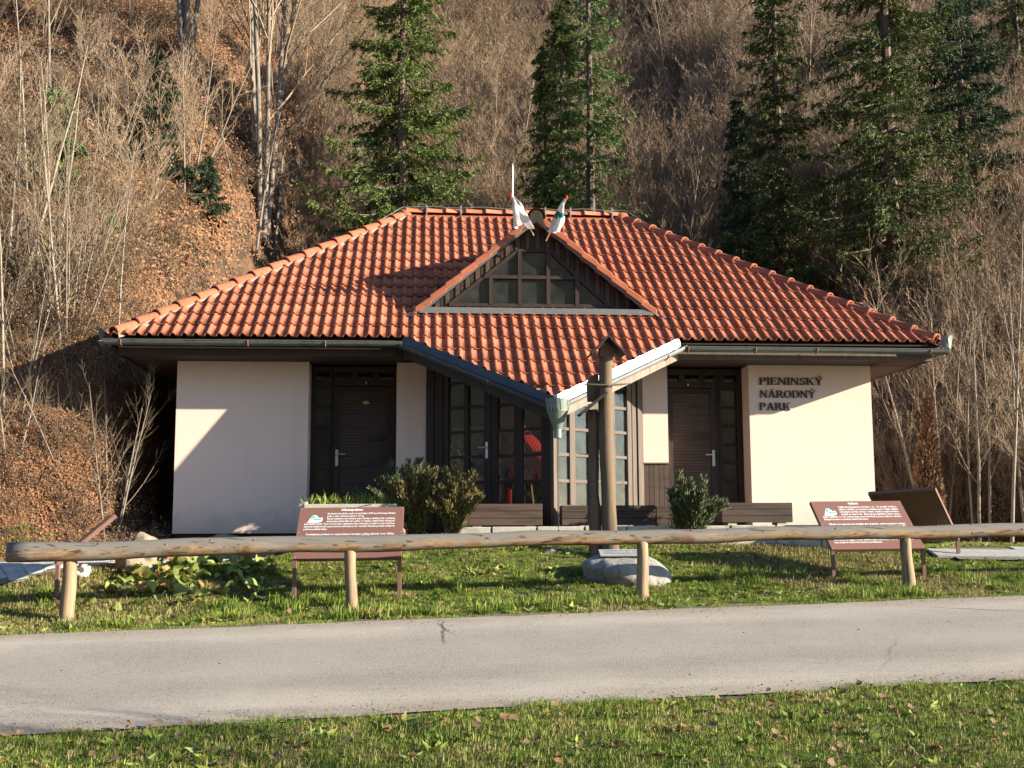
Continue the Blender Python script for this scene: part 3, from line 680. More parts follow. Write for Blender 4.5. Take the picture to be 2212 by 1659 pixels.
# side and back slopes, joined with the rest
def side_tiles(org, ax, ay, halfw, back=False):
    for k in range(nrow):
        v = k*GA; inn = v*CA
        for i in range(-22, 22):
            x = i*PW
            V = np.array([(org[0]+ax[0]*(x+p[0])+ay[0]*((v+p[1])*CA-p[2]*SA), org[1]+ax[1]*(x+p[0])+ay[1]*((v+p[1])*CA-p[2]*SA), ZE+(v+p[1])*SA+p[2]*CA) for p in TV]) if -halfw-PW < x < halfw else None
            if V is None or x < -(halfw-inn)-PW or x > halfw-inn: continue
            s1 = (Vector(org)+Vector(ax)*halfw, (Vector(ax)+Vector(ay)).normalized()); s2 = (Vector(org)-Vector(ax)*halfw, (-Vector(ax)+Vector(ay)).normalized())
            me = None
            if x < -(halfw-inn)+.5 or x+PW > halfw-inn-.5:
                me = clipmesh(V, tm.f, [s1, s2]+([(Vector((0, -OV+RUN+.01, 0)), Vector((0, -1, 0)))] if back else []))
                if me: rest.add([q_.co[:] for q_ in me.vertices], [tuple(p.vertices) for p in me.polygons]); bpy.data.meshes.remove(me)
            elif v+TLEN > RUN/CA:
                me = clipmesh(V, tm.f, [(Vector(org)+Vector(ay)*(RUN-.01), Vector(ay))])
                if me: rest.add([q_.co[:] for q_ in me.vertices], [tuple(p.vertices) for p in me.polygons]); bpy.data.meshes.remove(me)
            else: rest.add([tuple(p) for p in V], tm.f)
side_tiles((WE, -OV+RUN, 0), (0, 1, 0), (-1, 0, 0), RUN)
side_tiles((-WE, -OV+RUN, 0), (0, -1, 0), (1, 0, 0), RUN)
side_tiles((0, YB, 0), (-1, 0, 0), (0, -1, 0), WE, True)
tag(rest.build('tile_field', M['tile'], RO, smooth=True), kind='stuff')
# hip and ridge caps
def cap_mesh(L=.42, r0=.115, r1=.095):
    mb = MB(); k = 8; rows = [(0, r0), (.05, r0), (.051, r0-.008), (L, r1)]
    for (x, r) in rows:
        for j in range(k+1):
            t = math.pi*j/k; mb.v.append((x, r*math.cos(t), r*math.sin(t)*.85))
    for i in range(3):
        for j in range(k): mb.f.append((i*(k+1)+j, (i+1)*(k+1)+j, (i+1)*(k+1)+j+1, i*(k+1)+j+1))
    n = len(mb.v)
    for j in range(k+1): t = math.pi*j/k; mb.v.append((.002, (r0-.016)*math.cos(t), (r0-.016)*math.sin(t)*.85))
    for j in range(k): mb.f.append((n+j, j, j+1, n+j+1))
    return mb
co = cap_mesh().build('ridge_tile', M['cap'], None, smooth=True); CME = co.data; bpy.data.objects.remove(co)
def caps(a, b, n, dz=.0, name='ridge_tile', tilt=.045):
    a, b = Vector(a), Vector(b); d = (b-a)/n; dn = d.normalized()
    r_ = dn.cross(Vector((0, 0, 1))).normalized(); u = r_.cross(dn)
    for i in range(n):
        p = a+d*i+Vector((0, 0, dz))+u*.02; x = (dn-u*tilt).normalized(); y = -r_; z = x.cross(y).normalized(); y = z.cross(x)
        mt = Matrix((x, y, z)).transposed().to_4x4(); mt.translation = p
        o = link(bpy.data.objects.new(name, CME)); o.parent = RO; o.matrix_local = mt @ Matrix.Diagonal((d.length*1.08/.42, 1, 1, 1))
LH0, LH1 = (-WE, -OV, ZE), (-rx, -OV+RUN, zr)
caps((-WE+.05, -OV+.05, ZE+.03), LH1, 17); caps((WE-.05, -OV+.05, ZE+.03), (rx, -OV+RUN, zr), 17)
caps((-WE+.05, YB-.05, ZE+.03), (-rx, YB-RUN, zr), 17); caps((WE-.05, YB-.05, ZE+.03), (rx, YB-RUN, zr), 17)
caps((-rx, -OV+RUN, zr+.03), (rx, -OV+RUN, zr+.03), 11, tilt=.03)
for x in (-rx, rx):
    mb = MB(); mb.lathe((x, -OV+RUN, zr-.02), [(.14, 0), (.135, .06), (.10, .12), (.0, .15)], 10); mb.build('hip_junction', M['cap'], RO, smooth=True)
# mortar bedding beside the caps
def bedding(a, b, off, nseg, w_, mm=M['mortar']):
    a, b, off = Vector(a), Vector(b), Vector(off); mb = MB(); rows = []
    for i in range(nseg+1):
        p = a+(b-a)*i/nseg; e = w_*(.75+.45*abs(math.sin(i*1.1))+random.uniform(-.1, .15))
        rows.append((p+off.normalized()*.06+Vector((0, 0, .05)), p+off.normalized()*(.09+e*.5)+Vector((0, 0, .055-.0*e)), p+off.normalized()*(.09+e)+Vector((0, 0, .005))))
    for r_ in rows: mb.v += [tuple(x) for x in r_]
    for i in range(nseg):
        for j in range(2): mb.f.append((i*3+j, i*3+3+j, i*3+4+j, i*3+1+j))
    return mb.build('mortar_bedding', mm, RO, smooth=True)
offL = Vector((1, -CA*.0-1, -S*1)).normalized(); offR = Vector((-1, -1, -S)).normalized()
bedding((-WE+.05, -OV+.05, ZE+.03), LH1, offL, 90, .05); bedding((WE-.05, -OV+.05, ZE+.03), (rx, -OV+RUN, zr), offR, 90, .03, M['cap'])
bedding((-rx, -OV+RUN, zr), (rx, -OV+RUN, zr), (0, -CA, -SA), 50, .03, M['cap'])
# ------------------------------------------------------------------ dormer
DX, DA, DS, DY = .065, 4.60, .82, -.15      # centre, apex z, slope, verge plane
def dz_(x): return DA-DS*abs(x-DX)
DR = MB(); yb = (DA-ZE)/S-OV
e_ = 1.74; zb = dz_(DX+e_)
for s_ in (-1, 1):
    ye = (zb-ZE)/S-OV
    DR.add([(DX, DY, DA), (DX, yb+.05, DA), (DX+s_*e_, ye+.05, zb), (DX+s_*e_, DY, zb), (DX, DY, DA-.05), (DX, yb+.05, DA-.05), (DX+s_*e_, ye+.05, zb-.05), (DX+s_*e_, DY, zb-.05)],
           [(0, 1, 2, 3), (4, 7, 6, 5), (0, 3, 7, 4)])
DO = DR.build('dormer', M['wood'], B)
# tiles of the dormer's own small slopes (seen only from the side)
dt = MB()
for s_ in (-1, 1):
    sl = math.hypot(1, DS); n = 7
    for r_ in range(n):
        for c in range(8):
            d0 = 1.72-r_*.245; yy = DY+.12+c*.30; ymax = (dz_(DX+d0)-ZE)/S-OV
            if yy > ymax: continue
            for wv in (0, 1):
                pr = [(0, 0), (.02, .028), (.045, .036), (.07, .0), (.15, 0)]
                vs_ = []
                for (a_, h_) in pr:
                    for (dd, hh) in ((d0, .03), (max(d0-.26, 0), .012)): vs_.append((DX+s_*dd, yy+wv*.15+a_, dz_(DX+dd)+h_+hh))
                dt.add(vs_, [(2*i, 2*i+2, 2*i+3, 2*i+1) for i in range(4)])
tag(dt.build('dormer_tiles', M['tile'], DO), kind='stuff')
caps((DX, DY+.1, DA+.02), (DX, yb+.15, DA+.02), 5, tilt=.02)
# verge tiles
for s_ in (-1, 1):
    n = 8; d = Vector((s_*1.0, 0, -DS)); L = 1.76/n
    for i in range(n):
        x0_, x1_ = DX+s_*(i*L-.0), DX+s_*((i+1)*L+.03)
        za, zc = dz_(x0_)+.055, dz_(x1_)+.085
        if i == 0 : x0_ = DX; za = DA+.05
        vt = MB()
        vt.add([(x0_, DY-.045, za-.115), (x1_, DY-.045, zc-.115), (x1_, DY-.045, zc), (x0_, DY-.045, za), (x0_, DY+.2, za-.115), (x1_, DY+.2, zc-.115), (x1_, DY+.2, zc), (x0_, DY+.2, za)],
               [(0, 1, 2, 3), (3, 2, 6, 7), (0, 4, 5, 1), (1, 5, 6, 2), (0, 3, 7, 4), (4, 7, 6, 5)])
        vt.build('verge_tile', M['cap'], DO, bevel=.012)
    # barge board and metal strip
    bb = MB(); zz = .07
    bb.add([(DX, DY-.02, DA-.085), (DX+s_*1.78, DY-.02, dz_(DX+s_*1.78)-.085), (DX+s_*1.78, DY-.02, dz_(DX+s_*1.78)-.02), (DX, DY-.02, DA-.02),
            (DX, DY+.01, DA-.085), (DX+s_*1.78, DY+.01, dz_(DX+s_*1.78)-.085), (DX+s_*1.78, DY+.01, dz_(DX+s_*1.78)-.02), (DX, DY+.01, DA-.02)],
           [(0, 1, 2, 3), (4, 7, 6, 5), (0, 4, 5, 1), (1, 5, 6, 2)])
    bb.build('barge_board', M['lead'], DO)
    cr_ = MB(); xx = DX+s_*1.80; cr_.add([(xx-.06*s_, DY-.06, zb-.02), (xx+.16*s_, DY-.02, zb-.07), (xx+.14*s_, DY+.2, zb-.03), (xx-.06*s_, DY+.2, zb+.02), (xx+.02*s_, DY-.08, zb-.10), (xx+.12*s_, DY-.05, zb-.11)], [(0, 1, 2, 3), (0, 4, 5, 1)])
    cr_.build('corner_flashing', M['lead'], DO)
apc = MB(); apc.lathe((0, 0, 0), [(.14, 0), (.14, .01)], 8)
ac = MB(); k = 10
for (yy, rr) in ((DY-.06, .135), (DY+.3, .12)):
    for j in range(k+1): t = -.35+(math.pi+.7)*j/k; ac.v.append((DX+rr*math.cos(t), yy, DA+.0+rr*math.sin(t)*.95))
ac.f = [(j, j+1, k+1+j+1, k+1+j) for j in range(k)]; ac.build('apex_tile', M['cap'], DO, smooth=True)
ad = MB(); ad.prism([(DX+.10*math.cos(t), DA-.01+.10*math.sin(t)) for t in np.linspace(-.35, math.pi+.35, 11)]+[(DX-.17, DA-.22), (DX, DA-.08), (DX+.17, DA-.22)], lambda p: (p[0], DY-.052, p[1]), lambda p: (p[0], DY-.046, p[1]))
ad.build('apex_cover', M['shingle'], DO)
# gable wall with upright boards and the triangular window
yg = .02
bk = MB(); bk.prism([(DX-1.62, 3.2), (DX-1.13-.07, 3.2), (-.17-.05, 4.14), (.256+.05, 4.14), (1.06+.13, 3.2), (DX+1.62, 3.2), (DX, DA-.08)], lambda p: (p[0], yg+.03, p[1]), lambda p: (p[0], yg+.06, p[1]))
# triangulate safe: build as three convex pieces
bk = MB()
for poly in ([(-.17-.05, 4.14), (.256+.05, 4.14), (DX, DA-.08)], [(DX-1.66, 3.2), (DX-1.27, 3.2), (-.22, 4.14), (DX, DA-.08)], [(DX+1.2, 3.2), (DX+1.66, 3.2), (DX, DA-.08), (.306, 4.14)]):
    bk.prism(poly, lambda p: (p[0], yg+.03, p[1]), lambda p: (p[0], yg+.06, p[1]))
bk.build('gable_backing', M['wood'], DO)
def wtop(x):     # outer edge of the window frame
    if x < -.22: return 4.14+(x+.22)*.83 if x > -1.3 else 0
    if x < .306: return 4.14
    return 4.14-(x-.306)*.97 if x < 1.3 else 0
x = DX-1.64; i = 0
while x < DX+1.62:
    x1 = x+.072; lo0, lo1 = max(3.24, wtop(x)), max(3.24, wtop(x1)); h0, h1 = dz_(x)-.07, dz_(x1)-.07
    if h0 > lo0+.01 and h1 > lo1+.01:
        oo = 0 if i % 2 else .012
        MB().prism([(x+.003, lo0), (x1-.003, lo1), (x1-.003, h1), (x+.003, h0)], lambda p: (p[0], yg-.005-oo, p[1]), lambda p: (p[0], yg+.028, p[1])).build('cladding_board', M['wood'] if i % 2 else M['woodh'], DO)
    x += .0745; i += 1
wf = MB(); bw = .04
def member2(p0, p1, w_, dd=0): wf.bar((p0[0], yg+.0+dd, p0[1]), (p1[0], yg+.0+dd, p1[1]), .07, w_, (0, 0, 1) if abs(p1[0]-p0[0]) > abs(p1[1]-p0[1])*.2 else (1, 0, 0))
C_ = dict(bl=(-1.22, 3.29), br=(1.17, 3.29), tl=(-.19, 4.125), tr=(.28, 4.125))
member2(C_['bl'], C_['br'], .05); member2(C_['bl'], C_['tl'], .045, .003); member2(C_['tl'], C_['tr'], .04, .001); member2(C_['tr'], C_['br'], .045, .004)
member2((-.70, 3.715), (.71, 3.715), .05, -.004)
for x in (-.17, .256): member2((x, 3.3), (x, 4.12), .055, -.006)
for x, zt_ in ((-.60, 3.72), (.685, 3.72)): member2((x, 3.3), (x, zt_), .055, -.008)
WF = wf.build('dormer_window', M['wood'], DO)
for poly in ([(-1.15, 3.315), (-.63, 3.315), (-.63, 3.69), (-.70, 3.69)], [(-.57, 3.315), (-.2, 3.315), (-.2, 3.69), (-.57, 3.69)], [(-.14, 3.315), (.228, 3.315), (.228, 3.69), (-.14, 3.69)],
             [(.285, 3.315), (.657, 3.315), (.657, 3.69), (.285, 3.69)], [(.713, 3.315), (1.12, 3.315), (.74, 3.69), (.713, 3.69)],
             [(-.65, 3.74), (-.2, 3.74), (-.2, 4.10)], [(-.14, 3.74), (.228, 3.74), (.228, 4.10), (-.14, 4.10)], [(.285, 3.74), (.66, 3.74), (.30, 4.09), (.285, 4.09)]):
    MB().prism(poly, lambda p: (p[0], yg+.012, p[1]), lambda p: (p[0], yg+.018, p[1])).build('pane', M['glass'], WF)
at = MB(); at.add([(-1.6, 1.2, 3.0), (1.7, 1.2, 3.0), (.065, 1.2, 4.6)], [(0, 1, 2)]); at.add([(-1.6, .1, 3.22), (1.7, .1, 3.22), (1.7, 1.2, 3.22), (-1.6, 1.2, 3.22)], [(0, 1, 2, 3)]); at.build('attic_lining', M['wood'], DO)
for i in range(3): MB().box(-1.0+i*.1, -.97+i*.1, .5, .53, 3.24, 3.62).build('attic_rail', M['yellow'], DO)
lg = MB(); lg.add([(DX-1.72, -.17, 3.215), (DX+1.78, -.17, 3.215), (DX+1.78, -.02, 3.25), (DX-1.72, -.02, 3.25), (DX-1.72, -.21, 3.125), (DX+1.78, -.21, 3.125), (DX-1.72, -.02, 3.1), (DX+1.78, -.02, 3.1)],
    [(0, 1, 2, 3), (4, 5, 1, 0), (0, 3, 6, 4), (1, 5, 7, 2)]); lg.build('ledge_flashing', M['lead'], DO)

# ------------------------------------------------------------------ gutters
def gutter(a, b, m, r=.068, name='gutter', bk_=3, ext=.0, bm=None):
    a, b = Vector(a), Vector(b); d = (b-a).normalized(); s_ = Vector((d.y, -d.x, 0)).normalized(); s_ = s_ if s_.y < 0 else -s_
    mb = MB(); k = 10; ends = [a, b]; vs_ = []
    for rr in (r, r-.004):
        for p in ends:
            for j in range(k+1):
                t = math.pi*(j/k); vs_.append(p + s_*(-rr*math.cos(t)) + Vector((0, 0, -rr*math.sin(t))))
    K = k+1; fs = [(j, K+j, K+j+1, j+1) for j in range(k)]+[(2*K+j, 2*K+j+1, 3*K+j+1, 3*K+j) for j in range(k)]+[(0, K, 3*K, 2*K), (k, 2*K+k, 3*K+k, K+k)]
    fs += [tuple(range(0, K)), tuple(range(K, 2*K))]
    mb.add(vs_, fs); mb.tube([a+s_*r, b+s_*r], .008, 6)
    g = mb.build(name, m, B, smooth=False)
    for i in bk_:
        p = a+(b-a)*i; q_ = MB()
        pts = [p+s_*((r+.006)*-math.cos(t))+Vector((0, 0, -(r+.006)*math.sin(t))) for t in np.linspace(0, math.pi, 9)]
        for u_, w_ in zip(pts[:-1], pts[1:]): q_.bar(u_, w_, .025, .006, tuple(d) if False else (0, 0, 1)) if False else q_.tube([u_, w_], .008, 4)
        q_.build('bracket', bm or M['rust'], g)
    return g
gy = -OV-.065; gzz = ZE-.075
gutter((-WE-.06, gy, gzz+.01), (TL.x, gy, gzz+.01), M['zinc'], bk_=(.06, .48, .74))
gutter((TR.x+.02, gy, gzz-.025), (WE+.06, gy, gzz-.035), M['zinc'], bk_=(.02, .27, .5, .93))
for s_ in (-1, 1):
    gutter((s_*(WE+.065), -OV-.05, gzz), (s_*(WE+.065), YB, gzz-.02), M['zinc'], bk_=(.3, .6))
def off(p, n, o, z): return (p.x+n.x*o, p.y+n.y*o, p.z+z)
nl, nr_ = nL, nR
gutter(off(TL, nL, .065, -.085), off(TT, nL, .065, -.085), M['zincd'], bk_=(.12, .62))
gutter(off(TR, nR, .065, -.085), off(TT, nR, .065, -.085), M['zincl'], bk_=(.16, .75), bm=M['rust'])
# edging sheets: pale on the sunlit right bay eave, colour darkened for shade on the left
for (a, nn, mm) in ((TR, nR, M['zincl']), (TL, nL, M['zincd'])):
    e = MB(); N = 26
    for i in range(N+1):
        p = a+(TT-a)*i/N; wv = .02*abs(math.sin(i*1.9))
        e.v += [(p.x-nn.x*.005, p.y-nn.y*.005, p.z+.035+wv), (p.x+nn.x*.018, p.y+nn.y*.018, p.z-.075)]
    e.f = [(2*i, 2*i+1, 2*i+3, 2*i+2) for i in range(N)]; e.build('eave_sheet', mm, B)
# corner flaps and hopper
def petals(c, m, n, a0, a1, r0, r1, h, name, parent):
    mb = MB()
    for i in range(n):
        t = a0+(a1-a0)*(i+.5)/n; dt_ = (a1-a0)/n*.62; rows = []
        for (f, w_) in ((0, .45), (.4, .8), (.75, 1.0), (.93, .75), (1.0, .3)):
            r_ = r0+(r1-r0)*f; z = h*f
            for s_ in (-1, 0, 1): rows.append((c[0]+(r_+(.004*(i % 2)))*math.cos(t+s_*dt_*w_), c[1]+(r_+.004*(i % 2))*math.sin(t+s_*dt_*w_), c[2]+z))
        n0 = len(mb.v); mb.v += rows
        for j in range(4):
            for k_ in range(2): mb.f.append((n0+j*3+k_, n0+j*3+k_+1, n0+j*3+k_+4, n0+j*3+k_+3))
    return mb.build(name, m, parent, smooth=True)
hc = (.105, -2.34, 1.25)
hp = MB(); hp.lathe(hc, [(.052, -.02), (.052, .0), (.135, .22), (.14, .225), (.13, .22), (.048, .0)], 20); hp.lathe(hc, [(.050, -.11), (.050, .0), (.046, .0), (.046, -.11)], 16)
HP = hp.build('rain_hopper', M['zincg'], B, smooth=False)
petals((hc[0], hc[1], hc[2]+.22), M['zincg'], 9, -math.pi*1.02, math.pi*.02, .137, .155, .17, 'hopper_petal', HP)
ch = MB(); z = 1.15; i = 0
while z > -.02:
    pts = []
    for t in np.linspace(0, 2*math.pi, 9): 
        o1, o2 = .011*math.cos(t), .024*math.sin(t); pts.append((hc[0]+(o1 if i % 2 else 0), hc[1]+(0 if i % 2 else o1), z+o2))
    ch.tube(pts, .0042, 4, False); z -= .038; i += 1
ch.build('rain_chain', M['chain'], B)
petals((-WE-.03, gy+.02, gzz+.0), M['lead'], 2, -math.pi*1.25, -math.pi*.55, .085, .11, .16, 'corner_flap', B)
petals((WE+.03, gy+.02, gzz-.02), M['zincg'], 3, -math.pi*.75, math.pi*.15, .085, .115, .19, 'corner_flap', B)
# lightning wire, clips, rod
yr = -OV+RUN
lw = MB(); pts = []
for i in range(41):
    x = -rx-.7+(2*rx+1.4)*i/40; e = max(0, abs(x)-rx); pts.append((x, yr-e*.9, zr+.17-e*.95+.012*math.sin(i*.9)+(.03 if e else 0)))
lw.tube(pts, .006, 5); LW = lw.build('lightning_wire', M['zincl'], B)
for x in (-1.55, -.95, .55, 1.0, 1.75):
    MB().box(x-.012, x+.012, yr-.12, yr-.09, zr+.0, zr+.17).build('wire_clip', M['zincl'], LW)
MB().tube([(-.02, yr, zr+.08), (-.02, yr, zr+.92), (-.02, yr, zr+1.0)], [.011, .009, .003], 6).build('lightning_rod', M['zincl'], B)

# ================================================================== things at the building
def bpt(x, y, z): return Vector((BX+x*math.cos(TH)-y*math.sin(TH), BY+x*math.sin(TH)+y*math.cos(TH), z))
# flags
def flag(base, tip, seed, stripe, label, wid=.085):
    r_ = random.Random(seed); base, tip = Vector(base), Vector(tip)
    root = empty('flag', bpt(*base), TH, label, 'flag', 'flags hung on the gable')
    t = tip-base
    MB().tube([(0, 0, 0), tuple(t)], .010, 8).build('pole', M['yellow'], root)
    MB().lathe(tuple(t*.985), [(.0, .05), (.014, .03), (.018, 0), (.014, -.02)], 8).build('pole_tip', M['flagr'], root, smooth=True)
    mb, gb = MB(), MB(); n, k = 14, 12; P = []
    for i in range(n+1):
        f = i/n; a = t*(.97-.62*f*.9); row = []
        w_ = .010+wid*f**.9*(1 if f < .85 else 1.0)
        drop = -.015-.16*max(0, f-.3)**1.3
        for j in range(k+1):
            th = 2*math.pi*j/k; rr = w_*(1+.5*math.sin(3*th+seed+f*2)+.25*math.sin(5*th+f*7)); drop2 = -.05*f*f*math.sin(2*th+seed)
            row.append((a.x*(1-.0*f)+rr*math.cos(th)+.02*math.sin(f*5+seed), a.y-.03+rr*.5*math.sin(th), a.z+drop+drop2+.012*math.sin(4*th)))
        P.append(row)
    V = [p for row in P for p in row]; K = k+1
    fa_ = [(i*K+j, i*K+j+1, (i+1)*K+j+1, (i+1)*K+j) for i in range(n) for j in range(k)]
    w1 = [f for f in fa_ if not (stripe[0] <= f[0]//K < stripe[1])]; g1 = [f for f in fa_ if stripe[0] <= f[0]//K < stripe[1]]
    c = MB().add(V, w1).build('flag_cloth', M['flagw'], root, smooth=True)
    if g1: MB().add(V, g1).build('flag_stripe', M['flagg'], root, smooth=True)
flag((.02, -.22, 4.30), (-.35, -.62, 4.79), 1, (20, 21), 'white flag drooping from the left pole on the gable', .115)
flag((.20, -.22, 4.22), (.47, -.62, 4.77), 4, (7, 9), 'white flag with green band on the right gable pole', .07)
# flower boxes of planks
def plank_box(x0, x1, yf, z0, z1, label, rows=3, rz=0):
    root = empty('planter_box', bpt((x0+x1)/2, yf+.15, z0), TH+rz, label, 'planter', 'plank flower boxes before the bay')
    L = (x1-x0)/2; h = (z1-z0)/rows
    for i in range(rows):
        MB().box(-L, L, -.15, -.125, i*h+.002, (i+1)*h-.003).build('plank', M['woodh'], root, bevel=.003)
    bd = MB(); bd.box(-L, -L+.025, -.124, .15, 0, z1-z0-.004); bd.box(L-.025, L, -.124, .15, 0, z1-z0-.004); bd.box(-L+.026, L-.026, .125, .15, 0, z1-z0-.004); bd.build('box_frame', M['woodh'], root)
    MB().box(-L+.026, L-.026, -.12, .12, .02, z1-z0-.05).build('soil_fill', M['verge'], root)
    for s_ in (-.7, .7): MB().box(L*s_-.06, L*s_+.06, -.13, .13, -.035, -.001).build('foot', M['concrete'], root)
plank_box(-1.02, .0, -1.40, .045, .335, 'long plank box left of the rain chain')
plank_box(.26, 1.52, -1.43, .045, .312, 'longest plank box right of the rain chain behind wooden shrine')
plank_box(1.54, 2.16, -1.40, .045, .305, 'short plank box in shade beside the small juniper')
plank_box(2.46, 3.44, -1.30, .075, .345, 'plank box at the right end under cream wall')
# edging slabs
sl = empty('terrace_edging', bpt(-1.6, -1.6, 0), TH, 'low pale concrete slabs edging the terrace before the bay', 'edging')
x = .3
while x < 5.3:
    w_ = random.uniform(.55, .75); yy = -.03*x
    MB().box(x, x+w_-.01, -.05+yy*.6, .45+yy*.6, -.35, .028+.01*x/5+random.uniform(-.004, .004)).build('slab', M['concrete'], sl, bevel=.01); x += w_
MB().box(.35, 5.25, .47, 1.7, -.3, -.008).build('terrace', M['concrete'], sl)
# concrete trough behind the left board
tr = empty('concrete_trough', bpt(-2.50, -1.45, 0), TH, 'low concrete trough of weeds below the left door', 'planter')
tb = MB(); tb.box(-.62, .58, -.2, -.14, -.45, .33); tb.box(-.62, .58, .14, .2, -.45, .33); tb.box(-.62, -.56, -.139, .139, -.45, .33); tb.box(.52, .58, -.139, .139, -.45, .33); tb.build('trough', M['concrete'], tr, bevel=.006)
MB().box(-.559, .519, -.138, .138, -.4, .29).build('soil_fill', M['verge'], tr)

# things inside the bay
ps = empty('parasol', bpt(.0, -.10, 0), TH, 'red pleated parasol leaning inside the glazed bay', 'parasol')
cn = MB(); n = 64; 
vs_ = []
for f in np.linspace(0, 1, 8):
    for j in range(n):
        t = 2*math.pi*j/n; r_ = (.02+.50*f**.8)*(1+.07*(j % 2)*f); vs_.append((r_*math.cos(t)*.8, r_*math.sin(t)*.6, -.85*f**1.3))
cn.add(vs_, [(i*n+j, i*n+(j+1) % n, (i+1)*n+(j+1) % n, (i+1)*n+j) for i in range(7) for j in range(n)])
cn.build('canopy', M['red'], ps, loc=(-.22, .12, 1.50), rot=(0, R(-18), 0)); MB().tube([(-.12, .1, 1.5), (.05, .1, .0)], .018, 8).build('pole', M['yellow'], ps)
fz = empty('ice_cream_freezer', bpt(-.75, .25, 0), TH, 'red chest freezer behind the left bay glass', 'freezer')
MB().box(-.55, .45, -.3, .3, .02, .68).build('cabinet', M['redbox'], fz, bevel=.02); MB().box(-.56, .46, -.31, .31, .681, .74).build('lid', M['white'], fz, bevel=.01)
lgm = MB(); lgm.tube([(.22+.07*math.cos(t)*(1-.08*t/6), -.306, .52+.07*math.sin(t)*(1-.1*t/6)) for t in np.linspace(0, 8.5, 24)], .012, 5); lgm.build('swirl_emblem', M['white'], fz)
sh = empty('wooden_shelf', bpt(-.2, 1.2, 0), TH, 'pale pine shelf rack standing inside the bay', 'shelf')
for i in range(5): MB().box(-1.0+i*.55, -.95+i*.55, 0, .05, 0, 1.8).build('upright', M['yellow'], sh)
for z in (.5, 1.0, 1.5): MB().box(-1.0, 1.25, -.02, -.001, z, z+.07).build('rail', M['yellow'], sh)

# ================================================================== fence
FN = empty('log_fence', (0, 12.5, gz(0, 12.5)), 0, 'low peeled log rail on short posts along the road', 'fence')
def floc(p): return (p[0], p[1]-12.5, p[2]-FN.location.z)
rl = MB(); pts, rad = [], []
ctrl = [(-4.93, 11.42, -.205, .096), (-2.5, 12.0, -.155, .088), (0, 12.5, -.108, .080), (2.8, 13.06, -.066, .078), (6.0, 13.7, -.03, .079), (9.5, 14.4, .03, .08)]
cx = [c[0] for c in ctrl]
for x in np.linspace(-4.93, 9.5, 70):
    y, z, r_ = (float(np.interp(x, cx, [c[i] for c in ctrl])) for i in (1, 2, 3))
    pts.append(floc((x, y+.008*math.sin(x*1.3), z+.008*math.sin(x*2.1+1)+.004*math.sin(x*5)))); rad.append(r_*(1+.03*math.sin(x*3.7)+.02*math.sin(x*9)))
rl.tube(pts, rad, 16)
for i in range(26):
    x = random.uniform(-4.7, 7); j = int((x+4.98)/14.48*69); c = Vector(pts[j]); an = random.uniform(math.pi*.9, math.pi*1.9)
    rl.tube([c+Vector((0, math.cos(an), -math.sin(an)))*rad[j]*.7, c+Vector((0, math.cos(an), -math.sin(an)))*rad[j]*1.10], [.022, .008], 6)
rl.build('rail', M['log'], FN, smooth=True)
c0 = Vector(pts[0]); e0 = (Vector(pts[1])-c0).normalized(); re_ = MB(); re_.tube([c0-e0*.004, c0+e0*.004], [rad[0]*.985, rad[0]*1.004], 16); re_.build('sawn_end', M['oldwood'], FN)  # end disc in darker wood, standing for shade on the cut face
for (x, y, r0, r1, lean) in ((atY(151, 1250, 11.6).x, 11.60, .075, .066, .02), (atY(755, 1250, 12.16).x, 12.16, .062, .058, -.03), (atY(1389, 1240, 12.79).x, 12.79, .070, .062, .01), (atY(1957, 1210, 13.41).x, 13.41, .074, .060, -.03), (7.7, 14.03, .07, .06, 0)):
    zt_ = float(np.interp(x, cx, [c[2] for c in ctrl]))-.05; zb_ = gz(x, y)-.1; pp = []
    for f in np.linspace(0, 1, 8): pp.append(floc((x-lean*(1-f)+.004*math.sin(f*9+x), y, zb_+(zt_-zb_)*f)))
    MB().tube(pp, [r0+(r1-r0)*f+.002*math.sin(f*11+x) for f in np.linspace(0, 1, 8)], 14).build('post', M['post'], FN, smooth=True)

# ================================================================== information boards
def text_mesh(body, size, m, width=None, bold=.0):
    cu = bpy.data.curves.new('text', 'FONT'); cu.body = body; cu.size = size; cu.resolution_u = 1; cu.offset = bold; cu.space_line = 1.0
    o = bpy.data.objects.new('text', cu); link(o); dg = bpy.context.evaluated_depsgraph_get(); dg.update()
    me = bpy.data.meshes.new_from_object(o.evaluated_get(dg)); bpy.data.objects.remove(o); me.materials.append(m)
    co_ = np.empty(len(me.vertices)*3); me.vertices.foreach_get('co', co_); co_ = co_.reshape(-1, 3)
    if width and len(co_):
        co_[:, 0] *= width/(co_[:, 0].max()); me.vertices.foreach_set('co', co_.ravel())
    return me
T1 = ('Poľnohospodárstvo', ["Na území národného parku sa nachádza 2 254 ha poľnohospodárskej", "pôdy a v jeho ochrannom pásme 9 160 ha.", "Na jej využívanie mal výrazný vplyv členitý a svahitý terén s plytkými", "skeletovými pôdami flyšového pásma, čo výrazne ovplyvňovalo dostupnosť",
     "jednotlivých lokalít. Tento moment plne ovplyvnil postup scelovania pozemkov, preto extrémne", "svahovité lokality zostali nepremenené a zachovala sa tak v mnohých častiach pôvodná mozaiková", "poľnohospodárska krajina.", "",
     "     Prevládajúcimi plodinami na orných pôdach sú zemiaky a obilniny (jačmeň, ovos). Väčšina", "poľnohospodárskych pozemkov sa využíva ako lúky a pasienky. V živočíšnej výrobe prevažuje chov", "oviec a hovädzieho dobytka."],
     ["     Crops consist mainly of potatoes and grain. Meadows are often used for pasture to raise cattle."])
